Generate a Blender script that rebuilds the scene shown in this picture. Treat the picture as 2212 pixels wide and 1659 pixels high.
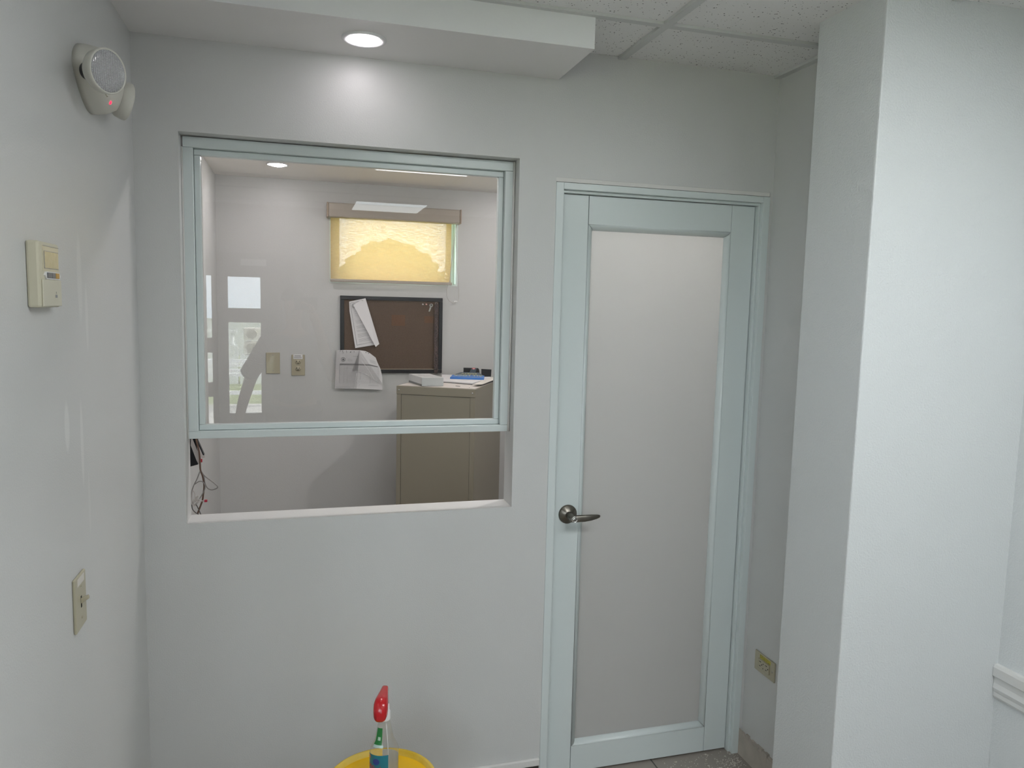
import bpy, bmesh, math, random
from mathutils import Vector, Matrix
random.seed(4)
for o in list(bpy.data.objects): bpy.data.objects.remove(o, do_unlink=True)
SC = bpy.context.scene
COL = SC.collection
W, H, F = 2212, 1659, 1611.6

# ------------------------------------------------------------------ camera
CAM = Vector((0.4365, -2.3229, 1.6676))
R_ = Vector((0.96156258, -0.27356749, 0.02362715))
U_ = Vector((0.00608387, 0.1072512, 0.99421334))
F_ = Vector((0.27451848, 0.9558546, -0.10479309))
cd = bpy.data.cameras.new('camera'); cam = bpy.data.objects.new('camera', cd); COL.objects.link(cam)
cd.sensor_fit = 'HORIZONTAL'; cd.sensor_width = 36.0; cd.lens = 36.0 * F / W; cd.clip_start = 0.02; cd.clip_end = 200
M = Matrix.Identity(4)
for i in range(3):
    M[i][0] = R_[i]; M[i][1] = U_[i]; M[i][2] = -F_[i]; M[i][3] = CAM[i]
cam.matrix_world = M
SC.camera = cam
# ------------------------------------------------------------------ sky and exposure
wd = bpy.data.worlds.new('sky'); SC.world = wd; wd.use_nodes = True
wn = wd.node_tree.nodes; wl = wd.node_tree.links
bg = wn['Background']; bg.inputs['Strength'].default_value = 8.5
tc = wn.new('ShaderNodeTexCoord'); nz = wn.new('ShaderNodeTexNoise'); nz.inputs['Scale'].default_value = 2.5; nz.inputs['Detail'].default_value = 5
cr = wn.new('ShaderNodeValToRGB'); cr.color_ramp.elements[0].position = .35; cr.color_ramp.elements[1].position = .65
cr.color_ramp.elements[0].color = (.74, .88, 1, 1); cr.color_ramp.elements[1].color = (.96, .98, 1, 1)
wl.new(tc.outputs['Generated'], nz.inputs['Vector']); wl.new(nz.outputs['Fac'], cr.inputs['Fac']); wl.new(cr.outputs['Color'], bg.inputs['Color'])
SC.view_settings.view_transform = 'Standard'; SC.view_settings.look = 'None'
SC.view_settings.exposure = 0.0; SC.view_settings.gamma = 1.0
SC.view_settings.use_curve_mapping = False
# sun, high on the right: lights the outdoors only
sd_ = bpy.data.lights.new('sun', 'SUN'); sd_.energy = 30; sd_.angle = math.radians(2); sd_.color = (1, .97, .92)
sun = bpy.data.objects.new('sun', sd_); COL.objects.link(sun); sun.rotation_euler = Vector((.85, .11, 1.0)).to_track_quat('Z', 'Y').to_euler()
# lamp strengths (the emitting lenses and diffusers of the seen and the added fittings are built below)
DOWN_FRONT = 24.0
DOWN_BACK = 150.0
FILL_DOOR = 560.0  # added unseen lamp that backlights the frosted door
FILL_SILL = 300.0  # added unseen lamp that brightens the service window sill
TROFFER = 5.0
PANEL_NEAR = 12.0
FILL_SIDE = 8.0  # added unseen panel that brightens the wall end on the right
PANEL_FAR = 5.0    # narrow spread: little output sideways

# ------------------------------------------------------------------ helpers
def at(px, py, ax, v):
    D = F_ * F + R_ * (px - W / 2) + U_ * (H / 2 - py)
    i = 'xyz'.index(ax)
    return CAM + D * ((v - CAM[i]) / D[i])

def mat(name, col, rough=.5, metal=0.0, spec=.5, emit=None, estr=0, bump=None, noise=None, coat=0, trans=0):
    m = bpy.data.materials.new(name); m.use_nodes = True
    n = m.node_tree.nodes; l = m.node_tree.links; b = n['Principled BSDF']
    b.inputs['Base Color'].default_value = (*col, 1); b.inputs['Roughness'].default_value = rough
    b.inputs['Metallic'].default_value = metal; b.inputs['Specular IOR Level'].default_value = spec
    b.inputs['Coat Weight'].default_value = coat
    if emit: b.inputs['Emission Color'].default_value = (*emit, 1); b.inputs['Emission Strength'].default_value = estr
    t = n.new('ShaderNodeTexCoord')
    if noise:
        sc, amt, c2 = noise
        z = n.new('ShaderNodeTexNoise'); z.inputs['Scale'].default_value = sc; z.inputs['Detail'].default_value = 4
        r = n.new('ShaderNodeValToRGB'); r.color_ramp.elements[0].color = (*col, 1); r.color_ramp.elements[1].color = (*c2, 1)
        r.color_ramp.elements[0].position = .5 - amt; r.color_ramp.elements[1].position = .5 + amt
        l.new(t.outputs['Object'], z.inputs['Vector']); l.new(z.outputs['Fac'], r.inputs['Fac']); l.new(r.outputs['Color'], b.inputs['Base Color'])
    if bump:
        sc, st = bump
        z = n.new('ShaderNodeTexNoise'); z.inputs['Scale'].default_value = sc; z.inputs['Detail'].default_value = 3
        p = n.new('ShaderNodeBump'); p.inputs['Strength'].default_value = st; p.inputs['Distance'].default_value = .002
        l.new(t.outputs['Object'], z.inputs['Vector']); l.new(z.outputs['Fac'], p.inputs['Height']); l.new(p.outputs['Normal'], b.inputs['Normal'])
    return m

def thin_glass(name, tint=(1, 1, 1), rough=0.0, ior=1.5, haze=0):
    m = bpy.data.materials.new(name); m.use_nodes = True
    n = m.node_tree.nodes; l = m.node_tree.links; n.clear()
    out = n.new('ShaderNodeOutputMaterial'); mx = n.new('ShaderNodeMixShader'); tr = n.new('ShaderNodeBsdfTransparent'); gl = n.new('ShaderNodeBsdfGlossy')
    fr = n.new('ShaderNodeFresnel'); ge = n.new('ShaderNodeNewGeometry'); mr = n.new('ShaderNodeMapRange')
    mr.inputs['To Min'].default_value = ior; mr.inputs['To Max'].default_value = 1 / ior
    tr.inputs['Color'].default_value = (*tint, 1); gl.inputs['Roughness'].default_value = rough
    l.new(ge.outputs['Backfacing'], mr.inputs['Value']); l.new(mr.outputs['Result'], fr.inputs['IOR'])
    l.new(fr.outputs['Fac'], mx.inputs['Fac'])
    if haze:
        df = n.new('ShaderNodeBsdfDiffuse'); m2 = n.new('ShaderNodeMixShader'); m2.inputs['Fac'].default_value = haze
        df.inputs['Color'].default_value = (.8, .8, .8, 1)
        l.new(tr.outputs[0], m2.inputs[1]); l.new(df.outputs[0], m2.inputs[2]); l.new(m2.outputs[0], mx.inputs[1])
    else: l.new(tr.outputs[0], mx.inputs[1])
    l.new(gl.outputs[0], mx.inputs[2]); l.new(mx.outputs[0], out.inputs['Surface'])
    return m

class MB:
    """collects shapes into ONE mesh"""
    def __init__(s): s.b = bmesh.new(); s.mi = 0
    def _m(s, fs):
        for f in fs: f.material_index = s.mi
    def box(s, x0, x1, y0, y1, z0, z1, bev=0, mtx=None):
        r = bmesh.ops.create_cube(s.b, size=1)
        vs = r['verts']
        for v in vs:
            v.co = Vector(((x0 + x1) / 2 + v.co.x * (x1 - x0), (y0 + y1) / 2 + v.co.y * (y1 - y0), (z0 + z1) / 2 + v.co.z * (z1 - z0)))
        fs = list({f for v in vs for f in v.link_faces}); s._m(fs)
        if bev:
            es = list({e for v in vs for e in v.link_edges})
            r2 = bmesh.ops.bevel(s.b, geom=es, offset=bev, segments=2, affect='EDGES', profile=.5)
            s._m(r2['faces']); vs = list({v for f in r2['faces'] for v in f.verts} | {v for v in vs if v.is_valid})
        if mtx:
            for v in vs: v.co = mtx @ v.co
        return s
    def lathe(s, prof, c=(0, 0, 0), n=48, axis=(0, 0, 1), sx=1, sy=1, cap=True, a0=0, a1=2 * math.pi):
        q = Vector((0, 0, 1)).rotation_difference(Vector(axis).normalized()); c = Vector(c)
        full = abs(a1 - a0 - 2 * math.pi) < 1e-6; k = n if full else n + 1
        rings = []
        for r, z in prof:
            rings.append([s.b.verts.new(c + q @ Vector((r * math.cos(a0 + (a1 - a0) * i / n) * sx, r * math.sin(a0 + (a1 - a0) * i / n) * sy, z))) for i in range(k)])
        for a, b in zip(rings, rings[1:]):
            for i in range(n):
                j = (i + 1) % k
                f = s.b.faces.new((a[i], a[j], b[j], b[i])); f.smooth = True; f.material_index = s.mi
        if cap:
            for rg in (rings[0], rings[-1]):
                try:
                    f = s.b.faces.new(rg); f.material_index = s.mi
                except Exception: pass
        return s
    def tube(s, pts, r, n=8, closed=False):
        pts = [Vector(p) for p in pts]; rings = []; up = None
        for i, p in enumerate(pts):
            a = pts[i - 1] if i else (pts[-1] if closed else p); b = pts[(i + 1) % len(pts)] if (i < len(pts) - 1 or closed) else p
            t = (b - a).normalized()
            if up is None: up = t.orthogonal().normalized()
            up = (up - t * up.dot(t)).normalized(); w = t.cross(up)
            rr = r[i] if isinstance(r, (list, tuple)) else r
            rings.append([s.b.verts.new(p + (up * math.cos(2 * math.pi * k / n) + w * math.sin(2 * math.pi * k / n)) * rr) for k in range(n)])
        pr = list(zip(rings, rings[1:])) + ([(rings[-1], rings[0])] if closed else [])
        for a, b in pr:
            for k in range(n):
                f = s.b.faces.new((a[k], a[(k + 1) % n], b[(k + 1) % n], b[k])); f.smooth = True; f.material_index = s.mi
        if not closed:
            for rg in (rings[0], rings[-1]):
                f = s.b.faces.new(rg); f.material_index = s.mi
        return s
    def prism(s, poly, d):
        """poly: list of Vectors in a plane, thickness vector d"""
        d = Vector(d); a = [s.b.verts.new(Vector(p)) for p in poly]; b = [s.b.verts.new(Vector(p) + d) for p in poly]
        n = len(a); fs = [s.b.faces.new(a), s.b.faces.new(b[::-1])]
        for i in range(n): fs.append(s.b.faces.new((a[i], b[i], b[(i + 1) % n], a[(i + 1) % n])))
        s._m(fs); return s
    def loft(s, secs, cap=True):
        rings = [[s.b.verts.new(Vector(p)) for p in sec] for sec in secs]; n = len(rings[0])
        for a, b in zip(rings, rings[1:]):
            for k in range(n):
                f = s.b.faces.new((a[k], a[(k + 1) % n], b[(k + 1) % n], b[k])); f.smooth = True; f.material_index = s.mi
        if cap:
            for rg in (rings[0], rings[-1]):
                f = s.b.faces.new(rg); f.material_index = s.mi
        return s
    def build(s, name, m, parent=None, bev=0, subd=0):
        bmesh.ops.recalc_face_normals(s.b, faces=s.b.faces)
        me = bpy.data.meshes.new(name); s.b.to_mesh(me); s.b.free()
        for mm in (m if isinstance(m, (list, tuple)) else [m]): me.materials.append(mm)
        o = bpy.data.objects.new(name, me); COL.objects.link(o)
        if parent:
            o.parent = parent
            bpy_root = parent
            mw = Matrix.Identity(4)
            while bpy_root: mw = Matrix.Translation(bpy_root.location) @ mw if True else mw; bpy_root = bpy_root.parent
            me.transform(mw.inverted())
        if bev:
            b = o.modifiers.new('bevel', 'BEVEL'); b.width = bev; b.segments = 2; b.limit_method = 'ANGLE'
        if subd:
            d = o.modifiers.new('sub', 'SUBSURF'); d.levels = subd; d.render_levels = subd
        return o
def split_build(mb, name, m, parent, bev=0):
    """every loose piece becomes a part of its own"""
    mb.b.faces.ensure_lookup_table(); mb.b.faces.index_update(); seen = set(); out_ = []
    groups = []
    for f in mb.b.faces:
        if f.index in seen: continue
        st_ = [f]; g = []; seen.add(f.index)
        while st_:
            a = st_.pop(); g.append(a)
            for v_ in a.verts:
                for f2 in v_.link_faces:
                    if f2.index not in seen: seen.add(f2.index); st_.append(f2)
        groups.append(g)
    for g in groups:
        q_ = MB(); mp_ = {}
        for f in g:
            for v_ in f.verts:
                if v_ not in mp_: mp_[v_] = q_.b.verts.new(v_.co)
            nf = q_.b.faces.new([mp_[v_] for v_ in f.verts]); nf.smooth = f.smooth
        out_.append(q_.build(name, m, parent, bev))
    mb.b.free(); return out_
def tag(o, label, cat, group=None, kind=None):
    if label: o['label'] = label
    if cat: o['category'] = cat
    if group: o['group'] = group
    if kind: o['kind'] = kind
    return o
def thing(name, label, cat, loc=(0, 0, 0), group=None, kind=None):
    o = bpy.data.objects.new(name, None); COL.objects.link(o); o.location = loc; o.empty_display_size = .05
    return tag(o, label, cat, group, kind)
def struct(name, mb, m, label, parent=None, bev=0):
    o = mb.build(name, m, parent, bev)
    if not parent: tag(o, label, 'room structure', None, 'structure')
    return o
def text_mesh(name, body, size, mtx, m, parent, depth=.0004, align='CENTER'):
    cu = bpy.data.curves.new(name, 'FONT'); cu.body = body; cu.size = size; cu.extrude = depth; cu.align_x = align; cu.align_y = 'CENTER'
    t = bpy.data.objects.new('tmp', cu); COL.objects.link(t)
    dg = bpy.context.evaluated_depsgraph_get(); me = bpy.data.meshes.new_from_object(t.evaluated_get(dg))
    bpy.data.objects.remove(t, do_unlink=True); bpy.data.curves.remove(cu)
    me.transform(mtx); me.materials.clear(); me.materials.append(m)
    o = bpy.data.objects.new(name, me); COL.objects.link(o)
    if parent:
        o.parent = parent; loc = Vector(); p = parent
        while p: loc += p.location; p = p.parent
        me.transform(Matrix.Translation(-loc))
    return o
def frame_mtx(origin, xdir, ydir):
    x = Vector(xdir).normalized(); y = Vector(ydir).normalized(); z = x.cross(y)
    m = Matrix.Identity(4)
    for i in range(3): m[i][0] = x[i]; m[i][1] = y[i]; m[i][2] = z[i]; m[i][3] = origin[i]
    return m

# ------------------------------------------------------------------ materials
def wall_paint(name, col, rough=.38, bump=(260, .25), smears=()):
    """satin paint with roller texture; smears = patched spots (centre, half sizes) where filler shows lighter"""
    m = mat(name, col, rough, bump=bump)
    n = m.node_tree.nodes; l = m.node_tree.links; b = n['Principled BSDF']
    t = n.new('ShaderNodeTexCoord'); z = n.new('ShaderNodeTexNoise'); z.inputs['Scale'].default_value = 1.7; z.inputs['Detail'].default_value = 3
    mx = n.new('ShaderNodeMix'); mx.data_type = 'RGBA'
    mx.inputs[6].default_value = (*[c * .97 for c in col], 1); mx.inputs[7].default_value = (*[c * 1.03 for c in col], 1)
    l.new(t.outputs['Object'], z.inputs['Vector']); l.new(z.outputs['Fac'], mx.inputs[0])
    last = mx.outputs[2]
    for (c, h, amt) in smears:
        mp = n.new('ShaderNodeMapping'); mp.vector_type = 'POINT'
        mp.inputs['Location'].default_value = [-c[i] / h[i] for i in range(3)]; mp.inputs['Scale'].default_value = [1 / h[i] for i in range(3)]
        ln = n.new('ShaderNodeVectorMath'); ln.operation = 'LENGTH'; rr = n.new('ShaderNodeMapRange')
        rr.inputs['From Min'].default_value = 1.0; rr.inputs['From Max'].default_value = .7; rr.inputs['To Max'].default_value = amt
        m2 = n.new('ShaderNodeMix'); m2.data_type = 'RGBA'; m2.inputs[7].default_value = (.86, .86, .84, 1)
        l.new(t.outputs['Object'], mp.inputs['Vector']); l.new(mp.outputs[0], ln.inputs[0]); l.new(ln.outputs['Value'], rr.inputs['Value'])
        l.new(rr.outputs[0], m2.inputs[0]); l.new(last, m2.inputs[6]); last = m2.outputs[2]
    l.new(last, b.inputs['Base Color'])
    return m
PAINT = (.605, .61, .60)
m_wall = wall_paint('wall_paint', PAINT)
m_left = wall_paint('wall_paint_patched', (.60, .605, .595), smears=[((0, -.70, 1.41), (1, .018, .055), .35), ((0, -.60, 1.36), (1, .012, .10), .3),
    ((0, -.575, 1.70), (1, .02, .10), .22), ((0, -.53, 1.62), (1, .012, .08), .22), ((0, -.56, 1.22), (1, .01, .08), .12)])
m_rough = wall_paint('orange_peel_paint', (.64, .665, .665), rough=.36, bump=(190, .75))
m_white = mat('soffit_paint', (.82, .83, .83), .45, bump=(150, .1))
m_soffb = mat('soffit_paint_below', (.80, .79, .78), .45, bump=(150, .1))
m_alu = mat('pale_blue_enamel', (.64, .70, .695), .28, bump=(500, .02))
m_caulk = mat('white_caulk', (.72, .71, .69), .5, bump=(60, .6))
m_seam = mat('dark_seam', (.03, .035, .035), .8)
m_black = mat('black_plastic', (.006, .008, .011), .35)
m_ivory = mat('ivory_plastic', (.46, .42, .31), .22, coat=.3)
m_ivory2 = mat('ivory_plate_old', (.44, .41, .30), .35)
m_beige = mat('beige_metal_paint', (.27, .245, .19), .38, bump=(350, .08))
m_screw = mat('steel_screw', (.7, .7, .68), .25, 1)
m_paper = mat('paper', (.80, .79, .80), .7, bump=(90, .05))
m_ink = mat('ink', (.05, .05, .055), .6)
m_ink2 = mat('faint_ink', (.32, .32, .33), .6)
m_whitep = mat('white_plastic', (.82, .82, .82), .35)
m_nickel = mat('brushed_dark_nickel', (.20, .185, .16), .3, 1, bump=(400, .05))
m_glass = thin_glass('clear_glass', (.985, .99, .985))
m_hole = mat('socket_hole', (.01, .01, .01), .9)

# ceiling tile: speckled mineral fibre
m_tile = mat('mineral_fibre_tile', (.66, .66, .64), .95, bump=(500, .3))
n = m_tile.node_tree.nodes; l = m_tile.node_tree.links
t = n.new('ShaderNodeTexCoord'); v = n.new('ShaderNodeTexVoronoi'); v.inputs['Scale'].default_value = 95; v.inputs['Randomness'].default_value = 1
z = n.new('ShaderNodeTexNoise'); z.inputs['Scale'].default_value = 40
ad = n.new('ShaderNodeMath'); ad.operation = 'MULTIPLY_ADD'; ad.inputs[1].default_value = -.55; ad.inputs[2].default_value = .42
sb = n.new('ShaderNodeMath'); sb.operation = 'LESS_THAN'
mx = n.new('ShaderNodeMix'); mx.data_type = 'RGBA'; mx.inputs[6].default_value = (.80, .80, .79, 1); mx.inputs[7].default_value = (.12, .12, .115, 1)
l.new(t.outputs['Object'], v.inputs['Vector']); l.new(t.outputs['Object'], z.inputs['Vector'])
l.new(z.outputs['Fac'], ad.inputs[0]); l.new(v.outputs['Distance'], sb.inputs[0]); l.new(ad.outputs[0], sb.inputs[1])
l.new(sb.outputs[0], mx.inputs[0]); l.new(mx.outputs[2], n['Principled BSDF'].inputs['Base Color'])

# floor tile
m_floor = mat('floor_tile', (.22, .205, .185), .45, noise=(6, .25, (.27, .25, .225)), bump=(40, .1))
n = m_floor.node_tree.nodes; l = m_floor.node_tree.links
t = n.new('ShaderNodeTexCoord'); br = n.new('ShaderNodeTexBrick'); br.offset = 0; br.inputs['Scale'].default_value = 1
br.inputs['Brick Width'].default_value = .45; br.inputs['Row Height'].default_value = .45; br.inputs['Mortar Size'].default_value = .003
br.inputs['Color1'].default_value = (.29, .26, .23, 1); br.inputs['Color2'].default_value = (.31, .275, .245, 1); br.inputs['Mortar'].default_value = (.07, .065, .06, 1)
mp = n.new('ShaderNodeMapping'); mp.inputs['Location'].default_value = (-1.686 + .9, 0.18, 0)
l.new(t.outputs['Object'], mp.inputs['Vector']); l.new(mp.outputs[0], br.inputs['Vector']); l.new(br.outputs['Color'], n['Principled BSDF'].inputs['Base Color'])
m_base = mat('bare_plaster', (.50, .455, .40), .85, noise=(14, .2, (.40, .365, .32)), bump=(30, .9))

# frosted glass of the door
m_frost = bpy.data.materials.new('frosted_glass'); m_frost.use_nodes = True
n = m_frost.node_tree.nodes; l = m_frost.node_tree.links; n.clear()
out = n.new('ShaderNodeOutputMaterial'); df = n.new('ShaderNodeBsdfDiffuse'); tl = n.new('ShaderNodeBsdfTranslucent'); gl = n.new('ShaderNodeBsdfGlossy')
m1 = n.new('ShaderNodeMixShader'); m2 = n.new('ShaderNodeMixShader'); fr = n.new('ShaderNodeFresnel'); tc2 = n.new('ShaderNodeTexCoord'); nz2 = n.new('ShaderNodeTexNoise')
df.inputs['Color'].default_value = (.80, .81, .80, 1); tl.inputs['Color'].default_value = (.95, .95, .93, 1); gl.inputs['Roughness'].default_value = .35
nz2.inputs['Scale'].default_value = 300; bp_ = n.new('ShaderNodeBump'); bp_.inputs['Strength'].default_value = .1
l.new(tc2.outputs['Object'], nz2.inputs['Vector']); l.new(nz2.outputs['Fac'], bp_.inputs['Height']); l.new(bp_.outputs[0], gl.inputs['Normal'])
m1.inputs['Fac'].default_value = .62; l.new(df.outputs[0], m1.inputs[1]); l.new(tl.outputs[0], m1.inputs[2])
l.new(fr.outputs[0], m2.inputs['Fac']); l.new(m1.outputs[0], m2.inputs[1]); l.new(gl.outputs[0], m2.inputs[2]); l.new(m2.outputs[0], out.inputs['Surface'])

# ================================================================== SETTING
XR, ZC, ZS, TB, BX, BZ = 2.0395, 2.467, 2.3825, 1.8824, .0255, 2.303
WX0, WX1, WZ0, WZ1 = .1156, 1.112, 1.0028, 2.1299
DX0, DX1, DZ = 1.236, 2.028, 2.081
WT = .10

struct('floor', MB().box(-1.6, 2.6, -4.5, .05, -.1, 0), m_floor, 'grey brown tiled floor of the room')
struct('floor_inner', MB().box(-.1, 2.2, .05, 2.0, -.1, 0), mat('pale_vinyl', (.44, .42, .40), .5, noise=(4, .2, (.40, .38, .36))), 'pale floor of the room behind the window')
mb = MB()
mb.box(BX - .125, WX0, 0, WT, 0, 2.6); mb.box(WX0, WX1, 0, WT, 0, WZ0); mb.box(WX0, WX1, 0, WT, WZ1, 2.6)
mb.box(WX1, DX0, 0, WT, 0, 2.6); mb.box(DX0, DX1, 0, WT, DZ, 2.6); mb.box(DX1, XR + .1, 0, WT, 0, 2.6)
bmesh.ops.remove_doubles(mb.b, verts=mb.b.verts, dist=1e-5)
struct('wall_front', mb, m_wall, 'grey wall with the service window and the door')
struct('wall_left', MB().box(-.12, 0, -1.5, 0, 0, 2.6), m_left, 'grey wall at left carrying thermostat and emergency light')
struct('wall_left_inner', MB().box(-.12, BX, WT, TB + .12, 0, 2.6), m_wall, 'left wall of the room behind the window')
mb = MB()
BWX0, BWX1, BWZ0, BWZ1 = .600, 1.306, 1.768, 2.176
for a in ((BX - .12, BWX0, 0, 2.6), (BWX0, BWX1, 0, BWZ0), (BWX0, BWX1, BWZ1, 2.6), (BWX1, XR + .1, 0, 2.6)):
    mb.box(a[0], a[1], TB, TB + .12, a[2], a[3])
bmesh.ops.remove_doubles(mb.b, verts=mb.b.verts, dist=1e-5)
struct('wall_back', mb, m_wall, 'far wall of the room behind the window')
struct('wall_right', MB().box(XR, XR + .12, -.70, TB + .12, 0, 2.6), m_wall, 'grey wall right of the door with an outlet')
struct('wall_wing', MB().box(1.8467, 2.50, -.7061, -.4481, 0, 2.6), m_rough, 'textured wall end standing out on the right', bev=.004)
struct('wall_right_near', MB().box(2.4064, 2.53, -4.5, -.7061, 0, 2.6), m_rough, 'near right wall with the chair rail')
mb = MB()   # rear wall with openings for the glazed entrance and an added daylight window
RY = -4.40
def rear_open(x0, x1, zs_):
    z = 0
    for (a, b) in zs_: mb.box(x0, x1, RY - .1, RY, z, a); z = b
    mb.box(x0, x1, RY - .1, RY, z, 2.6)
rear_open(-1.6, -1.5, []); rear_open(-1.5, -.78, [(.95, 2.3)]); rear_open(-.78, -.62, []); rear_open(-.62, .40, [(0.001, 2.06)]); mb.box(.40, 2.53, RY - .1, RY, 0, 2.6)
bmesh.ops.remove_doubles(mb.b, verts=mb.b.verts, dist=1e-5)
m_rear = wall_paint('rear_paint', (.33, .31, .30))
struct('wall_rear', mb, m_rear, 'wall with the glazed entrance, seen only in the window glass')
struct('wall_rear_left', MB().box(-1.72, -1.6, -4.5, -4.25, 0, 2.6).box(-1.72, -1.6, -1.85, -1.5, 0, 2.6).box(-1.72, -1.6, -4.25, -1.85, 0, 1.4).box(-1.72, -1.6, -4.25, -1.85, 2.3, 2.6).box(-1.72, -1.6, -2.9, -1.85, 1.4, 2.3).box(-1.6, -.12, -1.5, -1.38, 0, 2.6), m_rear, 'walls of the entrance corner beyond the left wall')
# ceiling (tiles lie on the grid)
struct('ceiling', MB().box(-1.6, 2.6, -4.5, 0, ZC + .008, 2.62), m_tile, 'suspended ceiling of speckled tiles')
mb = MB()
for x in (1.4465 - .61 * 4, 1.4465 - .61 * 3, 1.4465 - .61 * 2, 1.4465 - .61, 1.4465, 2.0565): mb.box(x - .0125, x + .0125, -4.4, -.001, ZC - .001, ZC + .012)
for k in range(7): mb.box(-1.6, 2.4, -.305 - .61 * k - .012, -.305 - .61 * k + .012, ZC - .0005, ZC + .011)
mb.box(XR - .024, XR, -.449, -.001, ZC - .002, ZC + .012)
mb.box(0, .022, -1.5, 0, ZC - .002, ZC + .012)
struct('trim_1', mb, mat('grid_enamel', (.60, .61, .60), .4), 'painted metal grid carrying the ceiling tiles')
struct('ceiling_inner', MB().box(BX - .1, XR + .1, WT, TB + .1, BZ, 2.6), mat('inner_ceiling_paint', (.90, .865, .83), .6, bump=(150, .1)), 'plain painted ceiling of the room behind the window')
mb = MB().box(0.0, 1.2335, -.3, 0, ZS, ZC + .004)
so = struct('soffit', mb, [m_white, m_soffb], 'boxed soffit with a downlight above the service window')
for p in so.data.polygons:
    if p.normal.z < -.5: p.material_index = 1
# thin skim line on the wall at the window's rim (plaster bead)
# baseboards
mb = MB(); mb.box(.0, DX0 - .003, -.012, 0, .078, .103)
struct('baseboard_front', mb, m_caulk, 'white strip left along the foot of the front wall', bev=.003)
struct('baseboard_front_bare', MB().box(.0, DX0 - .004, -.004, 0, 0, .078), mat('dark_mastic', (.05, .045, .04), .9, bump=(40, .8)), 'dark bare strip where the baseboard was')
mb = MB(); mb.box(XR - .012, XR, -.449, 0, 0, .088)
mb.box(XR - .02, XR, -.449, -.2, .0, .06)
for i in range(26):
    y = -.449 + i * .017; h = .088 + random.uniform(0, .012)
    mb.box(XR - .006 - random.uniform(0, .008), XR, y, y + .018, .07, h)
mb.box(DX1 + .001, XR - .01, -.02, .0, 0, .10)
struct('baseboard_right', mb, m_base, 'bare broken plaster along the foot of the right wall', bev=.002)

# ------------------------------------------------------------------ service window (fixed pane over a pass-through gap)
w1 = thing('window_1', 'pale blue framed service window with open gap below the pane', 'window', (WX0, .05, WZ0), kind='structure')
FY = .048; GY = .066
z0, z1 = 1.249, 2.127
x0, x1 = WX0 + .004, WX1 - .007
MB().box(x0, x0 + .027, FY, WT - .005, z0 + .022, z1 - .030).build('jamb', m_alu, w1, .0012)
MB().box(x1 - .026, x1, FY, WT - .005, z0 + .022, z1 - .030).build('jamb', m_alu, w1, .0012)
MB().box(x0, x1, FY, WT - .005, z1 - .0295, z1).build('head', m_alu, w1, .0012)
MB().box(x0, x1, FY, WT - .005, z0, z0 + .0215).build('bottom_rail', m_alu, w1, .0012)
bd = MB()
bd.box(x0 + .0275, x0 + .045, GY, WT - .012, z0 + .040, z1 - .048)
bd.box(x1 - .043, x1 - .0265, GY, WT - .012, z0 + .040, z1 - .048)
bd.box(x0 + .0275, x1 - .0265, GY, WT - .012, z1 - .0475, z1 - .030)
bd.box(x0 + .0275, x1 - .0265, GY, WT - .012, z0 + .022, z0 + .0395)
split_build(bd, 'glazing_bead', m_alu, w1, .002)
MB().box(x0 + .045, x1 - .043, GY + .010, GY + .014, z0 + .0395, z1 - .048).build('pane', m_glass, w1)
ck = MB()
ck.tube([(x0 - .002, FY - .001, z0), (x0 - .002, FY - .001, z1 - .03)], .003, 6); ck.tube([(x1 + .003, FY - .001, z0), (x1 + .003, FY - .001, z1)], .004, 6)
split_build(ck, 'caulk', m_caulk, w1)
mb = MB(); rc = []
for i, zz in enumerate((z1 - .04, z0 + .05)):
    mb.box(x0 + .0455, x0 + .0475, GY + .006, GY + .0095, z0 + .04, z1 - .06)
    break
mb.build('sealant_line', m_caulk, w1)

# ------------------------------------------------------------------ door
d1 = thing('door_1', 'pale blue door with a full frosted glass panel and lever handle', 'door', (DX0, 0, 0), kind='structure')
fr_ = MB()
fr_.box(DX0, DX0 + .026, -.003, .10, 0, 2.066); fr_.box(2.002, DX1, -.003, .10, 0, 2.066); fr_.box(DX0 + .026, 2.002, -.003, .10, 2.045, 2.066)
split_build(fr_, 'door_frame', m_alu, d1, .0012)
st = MB()
st.box(DX0 + .026, DX0 + .034, .014, .10, 0, 2.036); st.box(1.9935, 2.002, .014, .10, 0, 2.036); st.box(DX0 + .026, 2.002, .014, .10, 2.036, 2.045)
split_build(st, 'door_stop', m_alu, d1, .0015)
MB().box(DX0, DX1, .002, .02, 2.068, DZ).build('caulk', m_caulk, d1)
LY = .03
lx0, lx1, lz0, lz1 = 1.2715, 1.9903, .008, 2.034
gx0, gx1, gz0, gz1 = 1.363, 1.899, .105, 1.941
MB().box(lx0, gx0 - .0014, LY, LY + .04, lz0, lz1).build('stile', m_alu, d1, .0008)
MB().box(gx1 + .0012, lx1, LY, LY + .04, lz0, lz1).build('stile', m_alu, d1, .0008)
MB().box(gx0 + .0006, gx1 - .0002, LY, LY + .04, gz1, lz1).build('top_rail', m_alu, d1, .0008)
MB().box(gx0 + .0006, gx1 - .0002, LY, LY + .04, lz0, gz0).build('bottom_rail', m_alu, d1, .0008)
MB().box(gx0, gx1, LY + .016, LY + .024, gz0, gz1).build('frosted_pane', m_frost, d1)
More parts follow.
